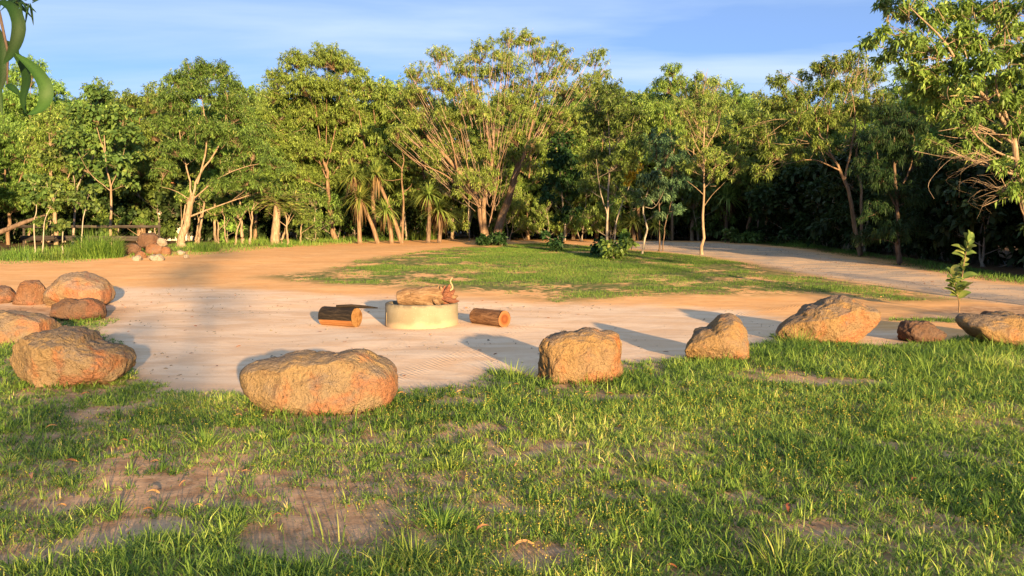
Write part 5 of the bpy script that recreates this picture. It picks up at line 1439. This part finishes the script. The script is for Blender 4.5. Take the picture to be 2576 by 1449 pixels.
# tufts: coarse spreading clumps
x, y = wedge(40000)
fgd = np.maximum(sdist(x, y, FG), sdist(x, y, SAP))
keep = (fgd > -0.05 + 0.12 * noise2(x, y, 3, 2, 9)) & (rng.random(len(x)) < grass_density(x, y))
x, y = x[keep], y[keep]
n = len(x); per = rng.integers(7, 17, n); I = np.repeat(np.arange(n), per); m = len(I)
size = np.clip(0.072 + 0.045 * noise2(x, y, 0.8, 2, 55) + 0.02 * rng.normal(size=n), 0.028, 0.15)
right = np.clip((x - 2.0) / 3.0, 0, 1) * np.clip((y - 5.5) / 2.0, 0, 1)
size = size * (1 + 0.35 * right) * np.clip(0.55 + sdist(x, y, FG) / 0.9, 0.45, 1)
hd = rng.random(m) * 2 * np.pi
rad = np.abs(rng.normal(size=m)) * 0.022
tone = 0.34 + 0.46 * noise2(x, y, 1.1, 3, 66) + 0.15 * rng.normal(size=n)
dry = np.clip(noise2(x, y, 0.7, 2, 88) * 1.2 - 0.1, 0, 0.5)
blades('grass', x[I] + np.cos(hd) * rad, y[I] + np.sin(hd) * rad, size[I] * (0.55 + 0.9 * rng.random(m)), (0.004 + 0.004 * rng.random(m)) * (1 + 0.05 * y[I]), hd,
       np.clip(np.abs(rng.normal(1.08, 0.40, m)), 0.08, 1.5), tone[I] + dry[I] * 0.6 + 0.14 * rng.normal(size=m), MATS['grass_blade'], 2, label='rough tufted green grass of the near slope')
# fine low mat between the tufts
x, y = wedge(165000)
fgd = np.maximum(sdist(x, y, FG), sdist(x, y, SAP))
keep = (fgd > 0.02) & (rng.random(len(x)) < 0.06 + 0.8 * grass_density(x, y) ** 1.3)
x, y = x[keep], y[keep]; m = len(x)
blades('low_grass', x, y, 0.03 + 0.035 * rng.random(m), (0.0034 + 0.0026 * rng.random(m)) * (1 + 0.06 * y), rng.random(m) * 6.283, np.clip(np.abs(rng.normal(0.9, 0.4, m)), 0.1, 1.5),
       0.42 + 0.3 * noise2(x, y, 1.1, 2, 67) + 0.18 * rng.normal(size=m), MATS['grass_blade'], 2, label='fine low grass mat between the tufts')
# feathery seeding grass with yellow heads
x, y = wedge(34000)
sd_ = np.clip(1.6 * noise2(x, y, 0.75, 2, 140) + 0.1 + 0.25 * np.clip(x / 3, -1, 1), 0, 1)
keep = (sdist(x, y, FG) > 0.1) & (rng.random(len(x)) < sd_ * 0.75)
x, y = x[keep], y[keep]; m = len(x)
hd = rng.random(m) * 6.283; ln = 0.05 + 0.07 * rng.random(m); le = np.abs(rng.normal(0.3, 0.25, m))
blades('seeding_grass', x, y, ln, np.full(m, 0.0016) * (1 + 0.1 * y), hd, le, 0.55 + 0.2 * rng.normal(size=m), MATS['grass_blade'], 2, label='thin seeding stems among the near grass')
k3 = 3; I = np.repeat(np.arange(m), k3); u = 0.6 + 0.4 * rng.random(len(I))
bx_ = np.stack([x[I] + np.cos(hd[I]) * ln[I] * u * np.sin(le[I]), y[I] + np.sin(hd[I]) * ln[I] * u * np.sin(le[I]), gz(x, y)[I] + ln[I] * u * np.cos(le[I])], 1) + rng.normal(size=(len(I), 3)) * 0.006
nI = len(I); sz = (0.006 + 0.004 * rng.random(nI)) * (0.8 + 0.06 * y[I])
o = obj('seed_heads', leaves_mesh('seed_heads', bx_, rng.normal(size=(nI, 3)), sz, sz * 0.75, np.zeros(nI), MATS['seed_head'], rng)); tag(o, 'tiny yellow-brown seed heads speckled over the grass', None, None, 'stuff')

# a few big arching tufts in front
for k, (px_, py_, nb_, ln_, lab) in enumerate([(1960, 1430, 120, 0.20, 'biggest arching grass tuft at the bottom, right of centre'), (1110, 1330, 190, 0.15, 'bright dense grass tuft low in the centre'), (1040, 1420, 190, 0.14, 'dense grass tuft at the bottom centre'),
                                               (1640, 1180, 110, 0.13, 'upright pale grass tuft in mid grass'), (860, 1400, 22, 0.2, 'sparse tall grass stalks standing on bare soil'), (1130, 1180, 120, 0.13, 'yellow-green tuft in front of the long boulder'),
                                               (2010, 870, 160, 0.26, 'thick green grass tuft against the pointed boulder'), (1290, 950, 130, 0.2, 'green tuft at the sand edge left of the block boulder'), (2330, 930, 170, 0.24, 'long grass tuft below the dark pitted rock'),
                                               (2480, 930, 170, 0.26, 'long grass tuft below the flat-topped boulder'), (1480, 965, 100, 0.17, 'grass tuft hiding the foot of the block boulder'), (520, 1120, 110, 0.17, 'dark green tuft left of the long boulder')]):
    g = G(px_, py_); rad = np.abs(rng.normal(size=nb_)) * (0.09 + 0.07 * (ln_ > 0.19)); hd = rng.random(nb_) * 6.283
    o = blades('grass_tuft', g[0] + np.cos(hd) * rad, g[1] + np.sin(hd) * rad * 0.8, ln_ * (0.5 + 0.7 * rng.random(nb_)), 0.005 + 0.005 * rng.random(nb_), hd, np.clip(np.abs(rng.normal(0.95, 0.38, nb_)), 0.05, 1.45),
               0.5 + 0.18 * rng.normal(size=nb_), MATS['grass_blade'], 4, label=lab, cat='grass tuft', kind='thing')
    o['group'] = 'large single grass tufts'

# lawn of the island, short and patchy
p = scatter(280000, LAWN, rng); x, y = p.T
ld = sdist(x, y, LAWN)
pat = noise2(x, y * 1.6, 0.55, 3, 201) + 0.5 * noise2(x, y, 2.2, 2, 203)
prob = np.clip(0.26 + 1.9 * pat + 0.27 * np.clip(ld - 0.7, -0.7, 2.6) + 0.10 * np.clip(x, -3, 4) / 2, 0, 1)
prob *= np.clip((y - 12.5) / 3.0, 0.25, 1)
keep = rng.random(len(x)) < prob
x, y = x[keep], y[keep]; m = len(x)
blades('lawn_grass', x, y, 0.035 + 0.05 * rng.random(m), (0.006 + 0.004 * rng.random(m)) * (0.5 + y / 26), rng.random(m) * 6.283, np.clip(np.abs(rng.normal(0.7, 0.4, m)), 0.05, 1.5),
       0.5 + 0.25 * noise2(x, y, 0.8, 2, 61) + 0.18 * rng.normal(size=m), MATS['grass_lawn'], 1, label='short patchy lawn grass on the island inside the loop')

# verges along the forest
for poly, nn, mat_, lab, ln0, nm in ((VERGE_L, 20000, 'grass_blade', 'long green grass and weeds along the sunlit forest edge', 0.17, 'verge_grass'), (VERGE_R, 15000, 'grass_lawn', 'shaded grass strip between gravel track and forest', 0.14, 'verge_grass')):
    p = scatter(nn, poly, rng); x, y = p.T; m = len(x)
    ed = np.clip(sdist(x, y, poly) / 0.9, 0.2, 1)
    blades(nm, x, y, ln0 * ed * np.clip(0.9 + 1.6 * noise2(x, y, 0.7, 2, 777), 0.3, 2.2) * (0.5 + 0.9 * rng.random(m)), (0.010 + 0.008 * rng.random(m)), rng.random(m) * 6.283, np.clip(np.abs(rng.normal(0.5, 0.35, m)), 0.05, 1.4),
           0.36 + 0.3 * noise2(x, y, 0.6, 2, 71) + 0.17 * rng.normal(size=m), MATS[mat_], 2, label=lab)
# tall grass by the fence
for k, (px_, py_, nb_, ln_, rad_, lab) in enumerate([(235, 650, 1500, 1.1, 0.8, 'tall rank green grass clump left of the rock heap'), (40, 655, 500, 0.6, 0.9, 'tall weedy grass at the left edge of the road'), (130, 655, 380, 0.5, 0.7, 'shorter weed clump beside the tall grass'),
                                                     (1060, 604, 420, 0.9, 0.7, 'clump of rushy grass at the foot of the pandanus'), (510, 634, 400, 0.5, 0.5, 'grass clump at the foot of the leaning acacia'), (700, 622, 260, 0.35, 0.5, 'low grass around the cycad')]):
    g = G(px_, py_); hd = rng.random(nb_) * 6.283; rad = rad_ * np.sqrt(rng.random(nb_)); xx, yy = g[0] + np.cos(hd) * rad, g[1] + 0.3 + np.sin(hd) * rad * 0.7
    o = blades('tall_grass', xx, yy, ln_ * (1.15 - 0.6 * (rad / rad_) ** 1.5) * (0.35 + 0.7 * rng.random(nb_)), 0.012 + 0.008 * rng.random(nb_), hd + rng.normal(size=nb_) * 0.8, np.clip(np.abs(rng.normal(0.5, 0.32, nb_)), 0.05, 1.3), 0.24 + 0.2 * rng.normal(size=nb_), MATS['grass_blade'], 4,
               label=lab, cat='grass clump', kind='thing'); o['group'] = 'tall grass clumps along the forest edge'

# leafy plants at the feet of the lawn trees and in front of the forest
for k, (px_, py_, nl, rr_, hh, lf, lab) in enumerate([(1215, 618, 60, 0.3, 0.4, 'leaf_shade', 'dark leafy plant left of the largest tree base'), (1262, 618, 70, 0.3, 0.45, 'leaf_shade', 'dark leafy plant right of the largest tree base'), (1405, 632, 110, 0.35, 0.6, 'leaf_shade', 'dark bushy plant under the small rounded tree'),
                                                      (1545, 652, 260, 0.6, 0.65, 'leaf_mid', 'loose weedy bush at the twin-trunked tree'), (1508, 645, 80, 0.25, 0.5, 'leaf_shade', 'broad-leaved plant left of the twin trunks'), (1838, 610, 160, 0.6, 0.6, 'leaf_broad', 'leafy bush lit at the far side of the track'), (1890, 612, 120, 0.45, 0.5, 'leaf_broad', 'smaller leafy bush right of the lit one'),
                                                      (1568, 636, 40, 0.1, 1.0, 'leaf_bright', 'thin bright green seedling on the lawn'), (790, 612, 130, 0.45, 0.9, 'leaf_broad', 'bright broad-leaved bush before the forest between cycad and pandanus'), (745, 560, 200, 0.7, 1.3, 'leaf_broad', 'grey-green bush right of the cycad trunk'), (575, 612, 110, 0.4, 0.9, 'leaf_bright', 'yellow-green ferny bush among slim trunks')]):
    g = G(px_, max(py_, 606)); rgk = np.random.default_rng(3000 + k)
    st = [[(*(g + [0, 0, -0.05]), 0.015), (*(g + [rgk.normal() * 0.05, 0, hh * 0.5]), 0.010), (*(g + [rgk.normal() * 0.08, 0, hh * 0.9]), 0.005)]]
    cl = [(*(g + [rgk.normal() * rr_ * 0.45, rgk.normal() * rr_ * 0.4, hh * (0.25 + 0.65 * rgk.random())]), rr_ * 0.5, rr_ * 0.5, hh * 0.28) for _ in range(6)]
    area = sum(math.pi * c[3] * c[5] for c in cl)
    build_tree('leafy_plant', g, st, cl, lf, 'bark_grey', 0.15, 0.075, 0.5, max(20, nl * 4 / area), 'broad', 3100 + k, lab, 'plant', 'leafy plants under the trees', tuft=5, dm=1.0)

# ---------------------------------------------------------------- small things on the ground
FL = [(78, 1212, 34, 'large orange fallen leaf at the left edge'), (130, 1082, 24, 'pale fallen leaf in the grass below the knobbly boulder'), (312, 1118, 20, None), (215, 1000, 20, 'orange fallen leaf just below the knobbly boulder'), (180, 1172, 40, 'long pale curled leaf in the left grass'), (600, 1058, 18, None),
      (392, 1172, 22, 'rust-red curled leaf standing in a grass tuft'), (460, 1228, 22, 'upright curled tan leaf by a tuft'), (385, 1252, 30, None), (155, 1290, 22, None), (500, 1288, 22, None), (405, 1378, 22, None), (232, 1410, 24, 'orange fallen leaf on bare soil at the bottom left'), (375, 1300, 26, None), (1010, 1000, 18, None),
      (930, 1044, 26, 'orange curled leaf at the right foot of the long boulder'), (1160, 995, 24, None), (1480, 998, 20, None), (1535, 1000, 20, None), (1300, 975, 14, None), (1320, 1385, 46, 'dark red curved leaf low in the centre'), (1215, 1345, 34, None), (1300, 1180, 22, None), (1560, 1080, 14, None), (1845, 1105, 14, None), (1940, 1195, 22, 'salmon upright leaf in the right grass'), (1985, 1290, 36, None), (2300, 1218, 26, None),
      (770, 1004, 18, 'reddish leaf on the sand left of the long boulder'), (845, 1006, 16, None), (700, 1310, 20, None), (1690, 1440, 26, None), (2110, 1255, 18, None), (620, 1200, 22, None), (330, 1430, 30, None), (880, 1290, 24, None)]
for k, (px_, py_, sz, lab) in enumerate(FL):
    g = G(px_, py_); a = rng.random() * 6.283 if 'upright' not in (lab or '') else 1.2
    L_ = sz * 1.25 / F * g[1] * 1.1; L_ = min(max(L_ * 0.8, 0.04), 0.12); zz = 0.02 + 0.02 * rng.random(); p0 = g + [0, 0, zz]
    d_ = np.array([math.cos(a * 0.35), 0.5 * math.sin(a), 0.9 if 'upright' in (lab or '') else 0.10 * rng.normal()]); pr = np.array([-d_[1], d_[0], 0])
    cv = 0.10 * rng.normal(); org_ = p0 - norm(d_) * L_ / 2
    o = big_leaf('fallen_leaf', [org_, p0 + pr * L_ * cv + [0, 0, 0.008], org_ + norm(d_) * L_], L_ * (0.2 + 0.12 * rng.random()), MATS['leaf_fallen'], None, g, up=(0, -0.3, 1), cup=0.3, lv=rng.random(), fat=0.4)
    o.location = g
    tag(o, lab or 'small brown fallen leaf lying in the grass', 'leaf', 'fallen leaves')
# pebbles and clods
Vi, Fi = ICO[2]; keepi = ICO[2]
oc = np.array([[1, 0, 0], [-1, 0, 0], [0, 1, 0], [0, -1, 0], [0, 0, 1], [0, 0, -1.0]]); of = np.array([[0, 2, 4], [2, 1, 4], [1, 3, 4], [3, 0, 4], [2, 0, 5], [1, 2, 5], [3, 1, 5], [0, 3, 5]])


def pebbles(name, x, y, s, mat, label):
    n = len(x); R_ = rng.normal(1, 0.25, (n, 6, 1)); V = oc[None] * R_ * (s[:, None, None] * np.array([1, 0.9, 0.55])); th = rng.random(n) * 6.28
    c_, s_ = np.cos(th)[:, None], np.sin(th)[:, None]; V = np.stack([V[..., 0] * c_ - V[..., 1] * s_, V[..., 0] * s_ + V[..., 1] * c_, V[..., 2]], -1)
    V += np.stack([x, y, gz(x, y) + s * 0.1], 1)[:, None]
    o = obj(name, make_mesh(name, V.reshape(-1, 3), None, (np.arange(n)[:, None, None] * 6 + of[None]).reshape(-1, 3), mat)); tag(o, label, None, None, 'stuff')


p = scatter(4200, SAND, rng); x, y = p.T; k_ = (sdist(x, y, FG) < 0.1) & (rng.random(len(x)) < np.clip(0.35 + noise2(x, y, 1.2, 2, 301) * 1.6, 0.03, 1)); x, y = x[k_], y[k_]
pebbles('sand_pebbles', x, y, 0.004 + 0.020 * rng.random(len(x)) ** 4, MATS['rock_white'], 'loose pebbles and crumbs on the pale sand')
p = scatter(9000, FGV, rng); x, y = p.T; k_ = (sdist(x, y, FG) > 0) & in_view(x, y); x, y = x[k_], y[k_]
pebbles('soil_crumbs', x, y, 0.003 + 0.011 * rng.random(len(x)) ** 3, MATS['rock_brown'], 'dark crumbs on the bare soil')
p = scatter(3500, GRAV, rng); x, y = p.T
pebbles('track_gravel', x, y, 0.006 + 0.016 * rng.random(len(x)) ** 3, MATS['rock_mixed'], 'loose gravel on the track')

p = np.concatenate([scatter(170, SAND, rng), scatter(160, LAWN, rng)]); x, y = p.T; k_ = sdist(x, y, FG) < 0; x, y = x[k_], y[k_]; n = len(x)
hd = rng.random(n) * 6.283; D = np.stack([np.cos(hd), np.sin(hd), rng.normal(size=n) * 0.12], 1)
o = obj('leaf_litter', leaves_mesh('leaf_litter', np.stack([x, y, gz(x, y) + 0.012], 1), D, 0.03 + 0.06 * rng.random(n), 0.010 + 0.010 * rng.random(n), np.zeros(n), MATS['leaf_fallen'], rng, 'broad')); tag(o, 'small dry leaves and scraps strewn over the sand', None, None, 'stuff')
